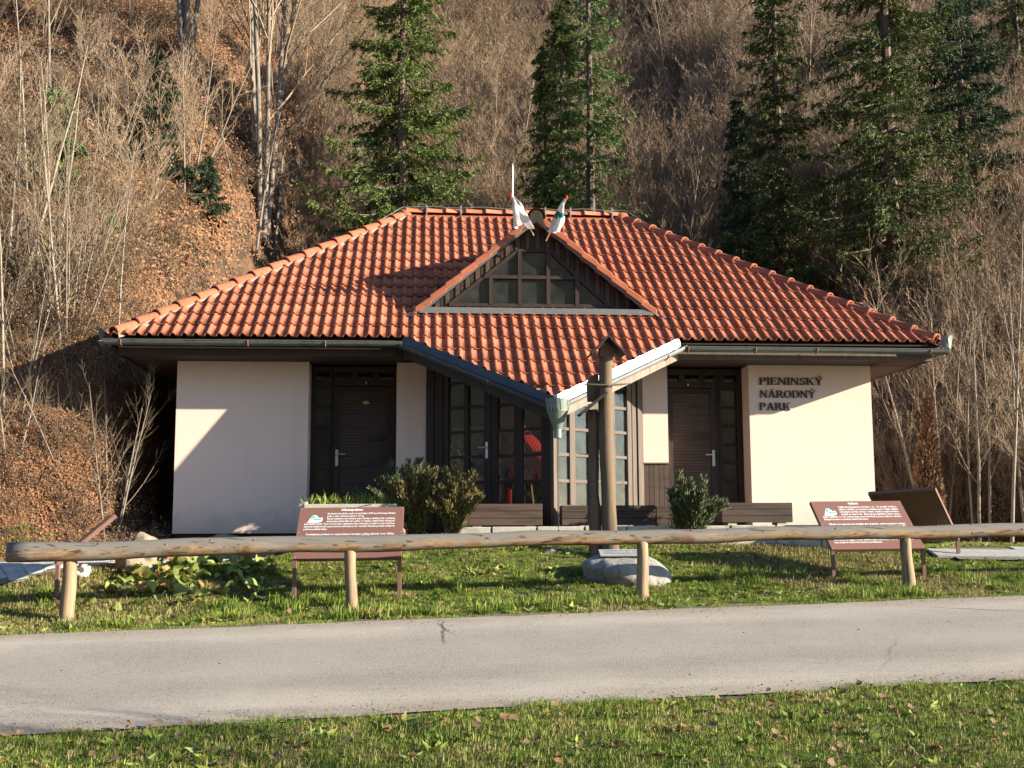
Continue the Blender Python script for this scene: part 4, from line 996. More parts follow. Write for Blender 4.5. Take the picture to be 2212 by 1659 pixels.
T2 = ('Osídlenie', ["Osídľovanie Zamaguria prebiehalo v 13. - 14. storočí. Osídlenci", "väčšinou valaškého, na nemeckom a valaškom práve. Ťažisko valaškej", "kolonizácie vyvolalo zmeny v oblasti. Osady na území chotárov", "vznikali na území riek.  Majú ulicovú zástavbu, ľudové domy,",
     "zvyky a zástavba, to tieto súvisia stopy na pôvodnú časť pomerne vzácnu a súčasne", "Zamagurie je jednou z posledných oblastí na Slovensku.", "",
     "     Súčasné obce majú sústredený charakter ulicovej zástavby, centrum a prístavné so starými", "uzavretými dvormi. Pre mnohé obce bolo aj typické hospodárske zázemie. Spišská, Jezersko, Malá", "Franková, Osturňa. V obci Osturňa boli vyhlásené za pamiatkovú rezerváciu ľudovej", "architektúry."],
     ["     Present day villages are centred around a common zone within the village. Homes are", "built in a style that share walls and are referred to as chain buildings. These can be", "found within the villages of Ždiar, Jezersko, Malá Franková and Osturňa. The Osturňa has", "been declared a historical reserve by architecture."])
def info_board(pa, pb, pc, label, text=None, w=None, backleg=0):
    # pa, pb = lower left / right corners of the panel, pc = upper left corner (world)
    pa, pb, pc = Vector(pa), Vector(pb), Vector(pc); X = (pb-pa); Wd = X.length; X.normalize(); Yv = pc-pa; Yv -= X*Yv.dot(X); H = Yv.length; Yv.normalize(); N = X.cross(Yv)
    base = (pa+pb)/2; gz0 = gz(base.x, base.y+.1)
    root = empty('information_board', (base.x, base.y, gz0), 0, label, 'sign', 'tilted brown information boards')
    mt = Matrix((X, Yv, N)).transposed().to_4x4(); mt.translation = pa-root.location
    def put(me, name, par=None, off=(0, 0, 0)):
        o = link(bpy.data.objects.new(name, me)); o.parent = root; o.matrix_local = mt @ Matrix.Translation(off); return o
    pb_ = MB().box(0, Wd, 0, H, -.012, .0).build('panel', M['board'], root, bevel=.002); pb_.matrix_local = mt
    fr = MB(); fr.box(.0, Wd, .0, .035, -.045, -.013); fr.box(0, Wd, H-.035, H, -.045, -.013); fr.box(0, .035, .036, H-.036, -.045, -.0131); fr.box(Wd-.035, Wd, .036, H-.036, -.045, -.0131)
    fo = fr.build('panel_frame', M['boardb'], root); fo.matrix_local = mt
    # legs
    for s_ in (.02, Wd-.02):
        p = pa+X*s_-N*.03; q_ = pa+X*s_+Yv*H*.86-N*.03
        g1, g2 = gz(p.x, p.y), gz(q_.x, q_.y)
        lg_ = MB(); lg_.bar(p-root.location, Vector((p.x, p.y, g1-.15))-root.location, .04, .04, (0, 1, 0)); lg_.build('leg', M['boardb'], root)
        if backleg: lg_ = MB(); lg_.bar(q_-root.location, Vector((q_.x, q_.y, g2-.15))-root.location, .035, .035, (0, 1, 0)); lg_.build('leg', M['boardb'], root)
    for (a, b) in ((.02, .02), (Wd-.02, .02), (.02, H-.02), (Wd-.02, H-.02), (Wd*.5, H-.02), (.02, H*.5), (Wd-.02, H*.5)):
        s = MB().lathe((a, b, 0), [(0, .004), (.006, .003), (.007, .0)], 8).build('screw', M['steel'], root); s.matrix_local = mt
    if text:
        title, body, foot = text; lh = H*.049; tw = Wd*.86; x0 = Wd*.06
        tp = link(bpy.data.objects.new('printed_text', bpy.data.meshes.new('printed_text'))); tp.parent = root; tp.matrix_local = mt; tp.data.materials.append(M['white'])
        me = text_mesh(title, lh*1.25, M['white'], Wd*.21 if len(title) > 12 else Wd*.11, .0016)
        o = link(bpy.data.objects.new('title', me)); o.parent = tp; o.location = (Wd*.40, H*.925, .002)
        y = H*.855
        for i, l in enumerate(body):
            if l:
                short = i < 4; full = len(l) > 55
                wd = (tw-(Wd*.21 if short else 0)) if full else (tw-(Wd*.21 if short else 0))*len(l)/(72. if short else 96.)
                me = text_mesh(l, lh*.98, M['white'], wd, .0007)
                o = link(bpy.data.objects.new('text_line', me)); o.parent = tp; o.location = (x0+(Wd*.21 if short else 0), y, .002)
            y -= lh*1.05
        y -= lh*.6
        me = text_mesh('Agriculture' if len(title) > 12 else 'Settlement', lh*1.2, M['white'], Wd*.12, .0016); o = link(bpy.data.objects.new('title', me)); o.parent = tp; o.location = (Wd*.06, y, .002)
        y = H*.07+lh*1.05*len(foot)
        for l in foot:
            me = text_mesh(l, lh*.98, M['white'], tw*(.6 if l.startswith('been') else 1), .0007); o = link(bpy.data.objects.new('text_line', me)); o.parent = tp; o.location = (x0, y, .002); y -= lh*1.05
        # emblem: white hill shape with a green ridge and a blue river
        lx, ly, lw_, lh_ = Wd*.085, H*.685, Wd*.145, H*.16
        def shp(pts, mm, dz, nm, par):
            mb = MB(); mb.prism([(lx+a*lw_, ly+b*lh_) for a, b in pts], lambda p: (p[0], p[1], dz-.001), lambda p: (p[0], p[1], dz)); o = mb.build(nm, mm, par); return o
        em = shp([(0, .05), (.08, .25), (.2, .65), (.34, .95), (.46, 1.0), (.6, .9), (.75, .62), (.88, .62), (.95, .75), (1.0, .4), (.93, .15), (.6, 0), (.3, 0)], M['white'], .002, 'emblem', root); em.matrix_local = mt
        shp([(.2, .45), (.28, .75), (.38, .92), (.48, .9), (.64, .62), (.5, .68), (.4, .62), (.3, .42)], M['green'], .003, 'emblem_hill', em)
        shp([(.32, .32), (.45, .52), (.62, .58), (.8, .5), (.94, .55), (.88, .36), (.6, .38), (.45, .32)], M['blue'], .003, 'emblem_river', em)
    return root
def P_(u, v, Y): return tuple(atY(u, v, Y))
info_board(P_(632, 1207, 12.55), P_(867, 1204, 12.60), P_(636, 1097, 13.1), 'brown board of white text, left of centre behind second fence post', T1)
info_board(P_(1797, 1187, 13.75), P_(1999, 1184, 13.95), P_(1758, 1083, 14.3), 'brown board of white text before the cream right wall', T2)
pa, pb, pc = atY(2073, 1162, 15.3), atY(1930, 1168, 15.85), atY(2020, 1052, 14.75)
info_board(pa, pb, pc, 'board turned away showing its black back, right of the building')
info_board(P_(119, 1209, 13.3), P_(121, 1215, 12.15), P_(236, 1113, 13.4), 'board seen edge on beyond the left end of the log rail')

# ================================================================== rocks
def ico(sub):
    bm = bmesh.new(); bmesh.ops.create_icosphere(bm, subdivisions=sub, radius=1); V = np.array([v.co[:] for v in bm.verts]); Fc = [tuple(v.index for v in f.verts) for f in bm.faces]; bm.free(); return V, Fc
def rock(name, loc, sc, m, seed, label, cat='boulder', flat=None, rz=0, sub=4, group=None, amp=.16, tiltx=0):
    V, Fc = ico(sub); n = 0
    for k in (1.3, 2.6, 5.2): n = n + (amp/k*1.3)*(np.sin(V[:, 0]*k*2+seed)*np.cos(V[:, 1]*k*2.3+seed*2)+np.sin(V[:, 2]*k*2.1+seed*3+V[:, 0]*k))
    V = V*(1+n)[:, None]
    V = np.sign(V)*np.abs(V)**.93
    if flat: V[:, 2] = np.minimum(V[:, 2], flat[0]+V[:, 1]*flat[1]+.01*np.sin(V[:, 0]*9))
    V = V*np.array(sc)
    root = empty(name, loc, rz, label, cat, group)
    me = fast_mesh('stone', V, Fc, m, True); o = link(bpy.data.objects.new('stone', me)); o.parent = root; o.rotation_euler = (tiltx, 0, 0); return root
def gp(u, v, dz=0):      # ground under a picture point, on the lawn
    r = ray(u, v); Y = 5
    while Y < 40:
        t = Y/r.y
        if CAMZ+r.z*t < gz(r.x*t, Y): break
        Y += .02
    return (r.x*Y/r.y, Y, gz(r.x*Y/r.y, Y)+dz)
bx, by_, bz = gp(1350, 1262)
mr = rock('memorial_boulder', (bx, by_+.25, bz+.02), (.50, .40, .33), M['rock'], 2.1, 'pale rounded boulder with an inscribed plaque at the shrine foot', flat=(1.02, .42), amp=.10, sub=5)
pq = MB(); pq.box(-.26, .26, -.10, .10, -.008, .008); PQ = pq.build('plaque', M['plaque'], mr, bevel=.002, loc=(-.02, -.10, .332), rot=(R(19), 0, R(3)))
for i, l in enumerate(['Pieninský národný park', 'vyhlásený v roku 1967', 'Pamätník ochrancom prírody']):
    me = text_mesh(l, .04, M['black'], .42); o = link(bpy.data.objects.new('inscription', me)); o.parent = PQ; o.location = (-.21, .04-i*.05, .0095)
x, y, z = gp(290, 1240); rock('boulder', (x, y+.25, z+.12), (.25, .26, .29), M['rockl'], 5.5, 'upright yellow-grey boulder at the path behind big leaves', rz=.5, amp=.14, sub=5)
x, y, z = gp(480, 1214); rock('boulder', (x, y+.35, z+.02), (.50, .3, .30), M['rockl'], 8.2, 'low dark boulder beneath the shaded wall, half behind the rail', amp=.2)
x, y, z = gp(181, 1246); rock('stone', (x, y, z+.03), (.08, .07, .08), M['white'], 3.3, 'small white stone beside the first fence post', 'stone', amp=.3, sub=3)
x, y, z = gp(1186, 1193); rock('stone', (x, y, z), (.085, .06, .04), M['rock'], 1.3, 'larger pale stone in the grass below the hopper', 'stone', amp=.2, sub=3)
x, y, z = gp(1228, 1192); rock('stone', (x, y, z), (.05, .04, .025), M['rock'], 4.3, 'tiny pale stone in the grass near the shrine', 'stone', amp=.2, sub=3)

# ================================================================== wooden shrine
shx, shy, shz = gp(1318, 1212); shy += .1; shz = gz(shx, shy)
SH = empty('wooden_shrine', (shx, shy, shz), .1, 'tall weathered log with a tiny gabled roof beside a shorter log', 'shrine')
H1 = float(atY(1316, 752, shy).z)-shz
pp = []; rr = []
for f in np.linspace(0, 1, 16):
    pp.append((-.0+.045*math.exp(-f*9)+.012*math.sin(f*7)-.012, 0, -.1+(H1+.1)*f)); rr.append(.092+.055*math.exp(-f*14)+.004*math.sin(f*13))
MB().tube(pp, rr, 9).build('tall_log', M['oldwood'], SH, smooth=True)
def gable_roof(c, hw, dep, rise, name):
    mb = MB()
    for s_ in (-1, 1):
        mb.add([(c[0], c[1]-dep, c[2]), (c[0]+s_*hw, c[1]-dep, c[2]-rise), (c[0]+s_*hw, c[1]+dep, c[2]-rise), (c[0], c[1]+dep, c[2]),
                (c[0], c[1]-dep, c[2]+.03), (c[0]+s_*(hw+.01), c[1]-dep, c[2]-rise+.022), (c[0]+s_*(hw+.01), c[1]+dep, c[2]-rise+.022), (c[0], c[1]+dep, c[2]+.03)],
               [(0, 1, 2, 3), (4, 5, 6, 7), (0, 1, 5, 4), (1, 2, 6, 5), (2, 3, 7, 6)])
    return mb.build(name, M['shingle'], SH)
gable_roof((-.01, -.03, H1+.11), .21, .20, .225, 'gable_roof')
hd = MB(); hd.prism([(-.10, H1-.12), (.08, H1-.12), (.08, H1-.03), (-.01, H1+.06), (-.10, H1-.03)], lambda p: (p[0], -.09, p[1]), lambda p: (p[0], .09, p[1])); hd.build('carved_head', M['oldwood'], SH)
H2 = H1-.78
pp = [(-.17+.012*math.sin(f*9), .08, -.1+(H2+.1)*f) for f in np.linspace(0, 1, 12)]
MB().tube(pp, [.085-.022*f+.006*math.sin(f*23) for f in np.linspace(0, 1, 12)], 8).build('short_log', M['oldwood'], SH, smooth=True)
rb = MB(); rb.bar((-.36, .0, H2-.08), (-.02, .0, H2+.20), .24, .035, (0, 0, 1)); rb.build('slanted_roof', M['shingle'], SH)
pk = MB(); pk.prism([(-.24, H2+.10), (-.25, H2+.34), (-.20, H2+.43), (-.10, H2+.46), (-.09, H2+.1)], lambda p: (p[0], .05, p[1]), lambda p: (p[0], .10, p[1])); pk.build('carved_board', M['oldwood'], SH)
tw = MB(); tw.tube([(-.34, -.06, H1-.47), (.0, -.10, H1-.49), (.17, -.06, H1-.47), (.31, -.03, H1-.455)], [.010, .016, .014, .005], 6); tw.tube([(-.38, .0, H2-.56), (-.2, .0, H2-.58)], [.006, .010], 5); tw.build('branch_stub', M['oldwood'], SH)

# ================================================================== foliage meshes
def kites(P, D, L, Wd, roll=None, rg=rng):
    """narrow 2-triangle blades: P base, D unit direction, L length, Wd width"""
    n = len(P); D = D/np.linalg.norm(D, axis=1, keepdims=True)
    rv = rg.normal(size=(n, 3)); s = np.cross(D, rv); s /= np.linalg.norm(s, axis=1, keepdims=True)+1e-9
    L = np.broadcast_to(L, (n,))[:, None]; Wd = np.broadcast_to(Wd, (n,))[:, None]
    mid = P+D*L*.45
    V = np.stack([P, mid+s*Wd/2, P+D*L, mid-s*Wd/2], 1).reshape(-1, 3)
    return V, np.arange(n*4).reshape(-1, 4)
def obj_from(name, me, parent): o = link(bpy.data.objects.new(name, me)); o.parent = parent; return o
def spruce_meshes(H, Rb, seed, m, dens=1.0, z0f=.06, sparse=0., droop=.25):
    rg = np.random.default_rng(seed); P = []; D = []; LL = []; br = MB(); z = H*z0f
    while z < H*.985:
        f = 1-z/H; nb = rg.integers(5, 8) if f > .1 else 4
        for b in range(nb):
            if rg.random() < sparse: continue
            az = rg.uniform(0, 2*math.pi); L = (Rb*f**.85+.12)*rg.uniform(.5, 1.15)
            if rg.random() < .06: L *= 1.22
            dr = droop*(.4+f)*rg.uniform(.7, 1.3)
            s = np.linspace(0, 1, 9); rad = L*s
            zz = z+rg.uniform(-.1, .1)-dr*L*(1.25*s-.85*s**3) + (.12*L*s if f < .3 else 0)
            C = np.stack([rad*math.cos(az), rad*math.sin(az), zz], 1)
            C[:, 0] += rg.uniform(-.05, .05)*L*s*s; C[:, 1] += rg.uniform(-.05, .05)*L*s*s
            br.tube([tuple(C[i]) for i in (0, 3, 6, 8)], [.012+.012*L*f, .010+.006*L*f, .008, .003], 3, False)
            # side twigs
            nt_ = int(max(4, L*8.5*dens))
            side = np.array([-math.sin(az), math.cos(az), 0]); out = np.array([math.cos(az), math.sin(az), 0])
            for sgn in (-1, 1):
                t = rg.uniform(.10, 1, nt_); bp = np.stack([np.interp(t, s, C[:, i]) for i in range(3)], 1)
                tl = (.14+.30*L*.4*(1-t)*1.2+.05)*rg.uniform(.6, 1.2, nt_)
                dd = side*sgn*.9+out*rg.uniform(.35, .9, (nt_, 1))+np.array([0, 0, -1])*rg.uniform(.1, .75, (nt_, 1))
                dd /= np.linalg.norm(dd, axis=1, keepdims=True)
                nk = 6
                for j in range(nk):
                    g = (j+.2+rg.uniform(-.3, .5))/nk
                    pos = bp+dd*(tl*g)[:, None]+np.array([0, 0, -1])*(tl*g*g*.35)[:, None]
                    for rep in range(3):
                        d2 = dd+rg.normal(0, .45, (nt_, 3))+np.array([0, 0, -.35]); P.append(pos); D.append(d2); LL.append(rg.uniform(.07, .14, nt_)*(1.15-.4*g))
            # tip sprays on the main axis
            t = rg.uniform(.25, 1, int(nt_*1.2)); bp = np.stack([np.interp(t, s, C[:, i]) for i in range(3)], 1)
            P.append(bp); D.append(out+rg.normal(0, .5, (len(t), 3))+np.array([0, 0, .1])); LL.append(rg.uniform(.08, .16, len(t)))
        z += rg.uniform(.16, .30)*(1.0 if f > .2 else .7)
    P, D, LL = np.concatenate(P), np.concatenate(D), np.concatenate(LL)
    V, Fq = kites(P, D, LL, LL*.24, rg=rg)
    cm = fast_mesh('crown', V, Fq, m)
    tb_ = MB(); tb_.tube([(0.02*math.sin(i), .02*math.cos(i), -.5+(H+.5)*i/8) for i in range(9)], [max(.012, (.012*H)*(1-i/8)**.9) for i in range(9)], 8)
    n = len(tb_.v); tb_.add(br.v, br.f)
    me = bpy.data.meshes.new('trunk'); me.from_pydata([tuple(v) for v in tb_.v], [], tb_.f); me.materials.append(M['trunks'])
    return me, cm
SP = {}
def spruce(key, loc, label, sc=1., rz=0, group='spruces on the slope behind the building', cat='tree', name='spruce_tree'):
    tm_, cm = SP[key]; root = empty(name, loc, rz, label, cat, group); root.scale = (sc, sc, sc)
    obj_from('trunk', tm_, root); obj_from('crown', cm, root); return root
SP['a'] = spruce_meshes(16, 2.9, 11, M['spruce'], 1.1, .12, .03, .42)
SP['b'] = spruce_meshes(12, 1.55, 12, M['sprucel'], .85, .08, .15, .4)
SP['c'] = spruce_meshes(16, 1.95, 13, M['spruced'], .9, .10, .15, .4)
SP['d'] = spruce_meshes(17, 3.05, 14, M['spruced'], 1.0, .12, .12, .4)
SP['e'] = spruce_meshes(11, 1.6, 15, M['spruceb'], 1.1, .1)
SP['f'] = spruce_meshes(15, 2.0, 16, M['pine'], .8, .3, .45, .2)
SP['s'] = spruce_meshes(2.2, .55, 17, M['pine'], 1.6, .05, 0, -.3)
SP['t'] = spruce_meshes(3.0, 1.2, 18, M['spruceb'], 1.6, .03)
SP['dead'] = spruce_meshes(4.0, .7, 19, M['deadfol'], 1.0, .1, .2)
def hp_(u, Y): x = ray(u, 400).x/ray(u, 400).y*Y; return (x, Y, gz(x, Y)-.1)
spruce('a', hp_(868, 28), 'bright green spruce with wide boughs over the left end of the ridge', 1.0, .4)
spruce('b', hp_(1216, 29.5), 'slender spruce directly behind the gable, lit trunk showing', .98, 1.0)
spruce('b', hp_(1178, 30), 'smaller slender spruce left of the one behind the gable', .84, 3.0)
spruce('f', hp_(1275, 32), 'sparse tall conifer with thin yellow-green boughs above the gable', 1.0, 2.2)
spruce('c', hp_(1685, 29.5), 'narrow dark spruce over the right hip of the roof', .97, .3)
spruce('e', hp_(1598, 30.5), 'shorter bluish spruce left of the narrow dark spruce', .74, .8)
spruce('d', hp_(1925, 27.5), 'huge dark spruce at the right with broad shadowy boughs', 1.0, 1.9)
spruce('e', hp_(2085, 31), 'blue-green spruce behind the right edge of the huge one', 1.12, 2.6)
spruce('c', hp_(2215, 40), 'dark spruce cut off by the right edge of the picture', .9, 4.0)
spruce('dead', hp_(1512, 29), 'small red-brown dead spruce left of the bluish spruce', 1.1, 1.0)
spruce('e', hp_(1440, 56), 'small distant spruce high on the slope above the ridge', .6, 1.3)
spruce('s', onhill(120, 420), 'pale green young pine on the leaf-strewn left slope', 1.0, .2, 'conifer saplings on the slope', 'sapling', 'pine_sapling')
spruce('s', onhill(238, 575), 'tiny pale pine sapling lower on the left slope', .42, 1.2, 'conifer saplings on the slope', 'sapling', 'pine_sapling')
spruce('t', onhill(330, 360), 'dark bushy young spruce in a hollow of the left slope', .85, 1.2, 'conifer saplings on the slope', 'sapling', 'spruce_sapling')
spruce('t', onhill(445, 470), 'little spruce left of the roof hip among leaf litter', .45, 2.2, 'conifer saplings on the slope', 'sapling', 'spruce_sapling')
spruce('t', hp_(760, 27), 'low spruce peeping over the roof left of the bright one', .7, 2.9, 'conifer saplings on the slope', 'sapling', 'spruce_sapling')
# brown dead arborvitae column right of the building
def column(loc, H, r_, m, m2, label):
    rg = np.random.default_rng(5); root = empty('dead_arborvitae', loc, 0, label, 'shrub'); n = 9000
    z = rg.uniform(0, 1, n)**.9; a = rg.uniform(0, 2*math.pi, n); rad = r_*np.sin(np.clip(z*1.05+.12, 0, 1)*math.pi)**.6*np.sqrt(rg.uniform(.3, 1, n))
    P = np.stack([rad*np.cos(a)+.03*np.sin(z*9), rad*np.sin(a), z*H], 1); D = np.stack([np.cos(a)*.4, np.sin(a)*.4, np.full(n, .9)], 1)+rg.normal(0, .3, (n, 3))
    k = z > .28
    V, Fq = kites(P[k], D[k], .12, .03, rg=rg); obj_from('foliage', fast_mesh('foliage', V, Fq, m), root)
    V, Fq = kites(P[~k], D[~k], .12, .035, rg=rg); obj_from('green_foliage', fast_mesh('green_foliage', V, Fq, m2), root)
    MB().tube([(0, 0, -.2), (0, 0, H*.9)], [.05, .01], 6).build('stem', M['twigd'], root)
x, y, z = hp_(1978, 18.3); column((x, y, z), 2.35, .17, M['deadfol'], M['junipergr'], 'narrow brown dead arborvitae column right of the building')

# junipers
def juniper(loc, w_, d_, h_, m, seed, label, n=26, open_=0.):
    rg = np.random.default_rng(seed); root = empty('juniper', loc, 0, label, 'shrub', 'junipers beside the flower boxes'); P, D, LL = [], [], []; st_ = MB()
    for i in range(n):
        a = 2*math.pi*i/n+rg.uniform(-.3, .3); e = rg.uniform(.15, 1)
        tip = np.array([math.cos(a)*w_*e, math.sin(a)*d_*e, h_*(1.05-.45*e*e)*rg.uniform(.72, 1.08)])
        s = np.linspace(0, 1, 12); C = np.stack([tip[0]*s**.9*(.2+.8*s), tip[1]*s**.9*(.2+.8*s), tip[2]*s], 1)+rg.normal(0, .015, (12, 3))
        st_.tube([tuple(C[j]) for j in (0, 4, 8, 11)], [.016, .010, .006, .003], 4, False)
        k = 520; t = rg.uniform(.12, 1, k); bp = np.stack([np.interp(t, s, C[:, j]) for j in range(3)], 1)
        ax = tip/np.linalg.norm(tip); sub = rg.normal(0, 1, (k, 3)); sub /= np.linalg.norm(sub, axis=1, keepdims=True)
        ofs = np.abs(rg.normal(0, 1, k))*(.05*(1.15-t)+.012)
        P.append(bp+sub*ofs[:, None]); D.append(ax*1.0+sub*.6+np.array([0, 0, .5])+rg.normal(0, .25, (k, 3))); LL.append(rg.uniform(.04, .075, k))
    P, D, LL = np.concatenate(P), np.concatenate(D), np.concatenate(LL); k = P[:, 2] > .01
    V, Fq = kites(P[k], D[k], LL[k], LL[k]*.24, rg=rg); obj_from('foliage', fast_mesh('foliage', V, Fq, m), root); st_.build('stems', M['twig'], root); return root
p = atY(905, 1150, 15.3); juniper((p.x-.05, 15.35, -.10), .55, .40, .93, M['juniper'], 3, 'olive brown juniper left half of the spreading bush', 24)
p = atY(985, 1150, 15.2); juniper((p.x-.02, 15.2, -.08), .42, .35, .86, M['juniper'], 4, 'olive brown juniper overlapping the left plank box', 22)
juniper(tuple(bpt(-1.85, -.62, -.05)), .80, .36, .95, M['junipergr'], 6, 'dark shaded juniper behind the olive ones under the bay eave', 34)
p = atY(1500, 1145, 15.25); juniper((p.x+.02, 15.25, -.06), .42, .32, .70, M['junipergr'], 8, 'grey-green juniper between the plank boxes on the right', 20)
p = atY(1470, 1145, 15.3); juniper((p.x+.0, 15.35, -.05), .22, .2, .74, M['junipergr'], 9, 'taller thin green juniper shoot beside the right door', 8)

# ------------------------------------------------------------------ bare trees
def bare(H, seed, r0, nst=1, spread=.12, lvl=3, tw=1.0, first=.25, ang=.55, k0=7, wob=.03):
    rg = random.Random(seed); tr_, cw = MB(), MB()
    def grow(p, d, L, r_, l):
        n = 5 if l < 2 else 3; pts = [p]; dirs = [d]; q_ = p.copy(); dd = d.copy()
        for i in range(n):
            dd = (dd+Vector((rg.gauss(0, 1), rg.gauss(0, 1), rg.gauss(0, 1)))*wob*(1+l*1.6)+Vector((0, 0, .05*l))).normalized()
            q_ = q_+dd*(L/n); pts.append(q_.copy()); dirs.append(dd.copy())
        rad = [r_*(1-.8*i/n) for i in range(n+1)]
        (tr_ if l == 0 else cw).tube(pts, rad, (k0 if l == 0 else 4 if l == 1 else 3), False)
        if l >= lvl: return
        nb = int((13, 8, 5, 3)[l]*tw*rg.uniform(.8, 1.2))
        for b in range(nb):
            f = rg.uniform(first if l == 0 else .15, .98); i = min(int(f*n), n-1); g = f*n-i
            bp = pts[i].lerp(pts[i+1], g); ax = dirs[i+1]; pr = ax.orthogonal().normalized(); pr.rotate(Matrix.Rotation(rg.uniform(0, 2*math.pi), 3, ax))
            a_ = ang*rg.uniform(.6, 1.4); nd = (ax*math.cos(a_)+pr*math.sin(a_)).normalized()
            grow(bp, nd, L*(1-f*.55)*rg.uniform(.30, .52), max(.0045, r_*(1-.8*f)*.5), l+1)
    for s_ in range(nst):
        a = 2*math.pi*s_/max(nst, 1)+rg.uniform(-.4, .4); t = spread*rg.uniform(.5, 1.3) if nst > 1 else spread*.3
        d = Vector((math.cos(a)*t, math.sin(a)*t, 1)).normalized(); b = Vector((math.cos(a)*.12*(nst > 1), math.sin(a)*.12*(nst > 1), -.2))
        grow(b, d, H*rg.uniform(.8, 1.05), r0*rg.uniform(.75, 1.05), 0)
    def mk(mb, nm): me = bpy.data.meshes.new(nm); me.from_pydata([tuple(v) for v in mb.v], [], mb.f); return me
    return mk(tr_, 'trunk'), mk(cw, 'crown')
def withmat(ms, m1, m2):
    a, b = ms[0].copy(), ms[1].copy(); a.materials.append(m1); b.materials.append(m2)
    for me in (a, b): me.polygons.foreach_set('use_smooth', np.ones(len(me.polygons), dtype=bool))
    return a, b
BT = {}
BT['clump'] = withmat(bare(17, 21, .085, 6, .07, 3, 1.0, .2, .5), M['bark'], M['twig'])
BT['tall'] = withmat(bare(9, 22, .07, 1, .1, 3, 1.0, .3), M['bark'], M['twig'])
BT['thin'] = withmat(bare(5.5, 23, .032, 1, .1, 3, .9, .3), M['barkpale'], M['twig'])
BT['birch'] = withmat(bare(4.4, 24, .027, 3, .14, 3, .9, .3, .5), M['barkpale'], M['twig'])
BT['fan'] = withmat(bare(4.2, 25, .030, 6, .30, 2, 1.0, .2), M['bark'], M['twig'])
BT['small'] = withmat(bare(3.2, 26, .022, 4, .25, 2, 1.0, .2), M['barkpale'], M['twig'])
BT['pollard'] = withmat(bare(5.5, 27, .07, 2, .16, 3, 1.1, .3, .6), M['bark'], M['twigd'])
def btree(key, loc, label, sc=1., rz=0, group=None, tilt=0):
    root = empty('bare_tree', loc, rz, label, 'tree', group); root.scale = (sc, sc, sc); root.rotation_euler = (tilt*.3, tilt, rz)
    a, b = BT[key]; obj_from('trunk', a, root); obj_from('crown', b, root); return root
G1 = 'bare deciduous trees standing out on the slope'
btree('clump', onhill(565, 520), 'big clump of grey trunks rising left of the roof', .95, .6, G1)
btree('clump', onhill(400, 150), 'farther clump of pale grey trunks at the top left', .9, 2.0, G1)
btree('tall', onhill(110, 255), 'lone leaning tree high on the left slope', .8, .6, G1, -.12)
btree('fan', onhill(402, 415), 'fan of thin stems rooted in leaf litter', 1.0, .6, G1)
btree('pollard', onhill(545, 545), 'short forked tree with mossy trunk left of the roof hip', .72, .6, G1, -.1)
btree('pollard', onhill(590, 535), 'short mossy tree nearest the roof hip', .8, 2.6, G1)
btree('fan', onhill(255, 345), 'cluster of thin stems beside a dark young spruce', .6, 3.6, G1)
for i, (u, Y, k, s_, lab) in enumerate([(25, 17.6, 'birch', 1.25, 'pale birch stems at the left edge of the picture'), (118, 17.8, 'birch', 1.15, 'pale birch stems left of the gutter corner'), (75, 18.5, 'thin', .95, 'thin pale sapling between two birches'),
        (1180-990, 18.6, 'fan', .7, 'low fan of twigs below the left gutter corner'), (1478, 27.5, 'small', 1.0, 'twiggy bush over the right part of the ridge'), (1770, 25, 'birch', 1.15, 'pale many-stemmed tree over the right hip'),
        (1705, 24.5, 'pollard', .9, 'crooked grey tree just over the right hip'), (1990, 22, 'birch', 1.25, 'pale upright stems beyond the right gutter end'), (2075, 21, 'birch', 1.2, 'pale forked stems right of the dead arborvitae'),
        (2140, 20, 'thin', 1.05, 'thin pale sapling near the right edge'), (2195, 20.5, 'birch', 1.3, 'pale stems at the right edge of the picture'), (1935, 24, 'thin', 1.0, 'thin sapling before the huge dark spruce'),
        (1450, 48, 'tall', 1.0, 'tall grey tree amid the thicket above the ridge'), (1260+500, 40, 'tall', .9, 'grey tree between the two dark spruces')]):
    p = hp_(u, Y); btree(k, p, lab, s_, i*1.3, G1)
for i in range(11):
    Y = 15.9+.22*i; x = -.445*Y+random.uniform(-.1, 1.9)
    btree(('small', 'thin', 'fan', 'small')[i % 4], (x, Y, gz(x, Y)-.1), 'thin bare sapling on the sunlit bank left of the building', random.uniform(.45, .8), i*1.9, 'saplings on the left bank', random.uniform(-.15, .1))
keys = ['tall', 'thin', 'birch', 'fan', 'small', 'pollard']
nb_ = 0
while nb_ < 150:
    Y = 22+random.random()**1.3*42; x = random.uniform(-.47*Y-1, .47*Y+1); u_ = x/Y
    if -.30 < u_ < .36 and Y < 25.5: continue
    if u_ < -.22 and random.random() < .62 and Y < 45: continue
    k = random.choice(keys if Y > 30 else ['thin', 'small', 'birch', 'fan', 'thin'])
    btree(k, (x, Y, gz(x, Y)-.1), 'bare young tree in the brown thicket on the slope', random.uniform(.6, 1.05)*(1.0 if Y > 30 else .8), random.uniform(0, 6), 'bare young trees in the hillside thicket', random.uniform(-.08, .08)); nb_ += 1

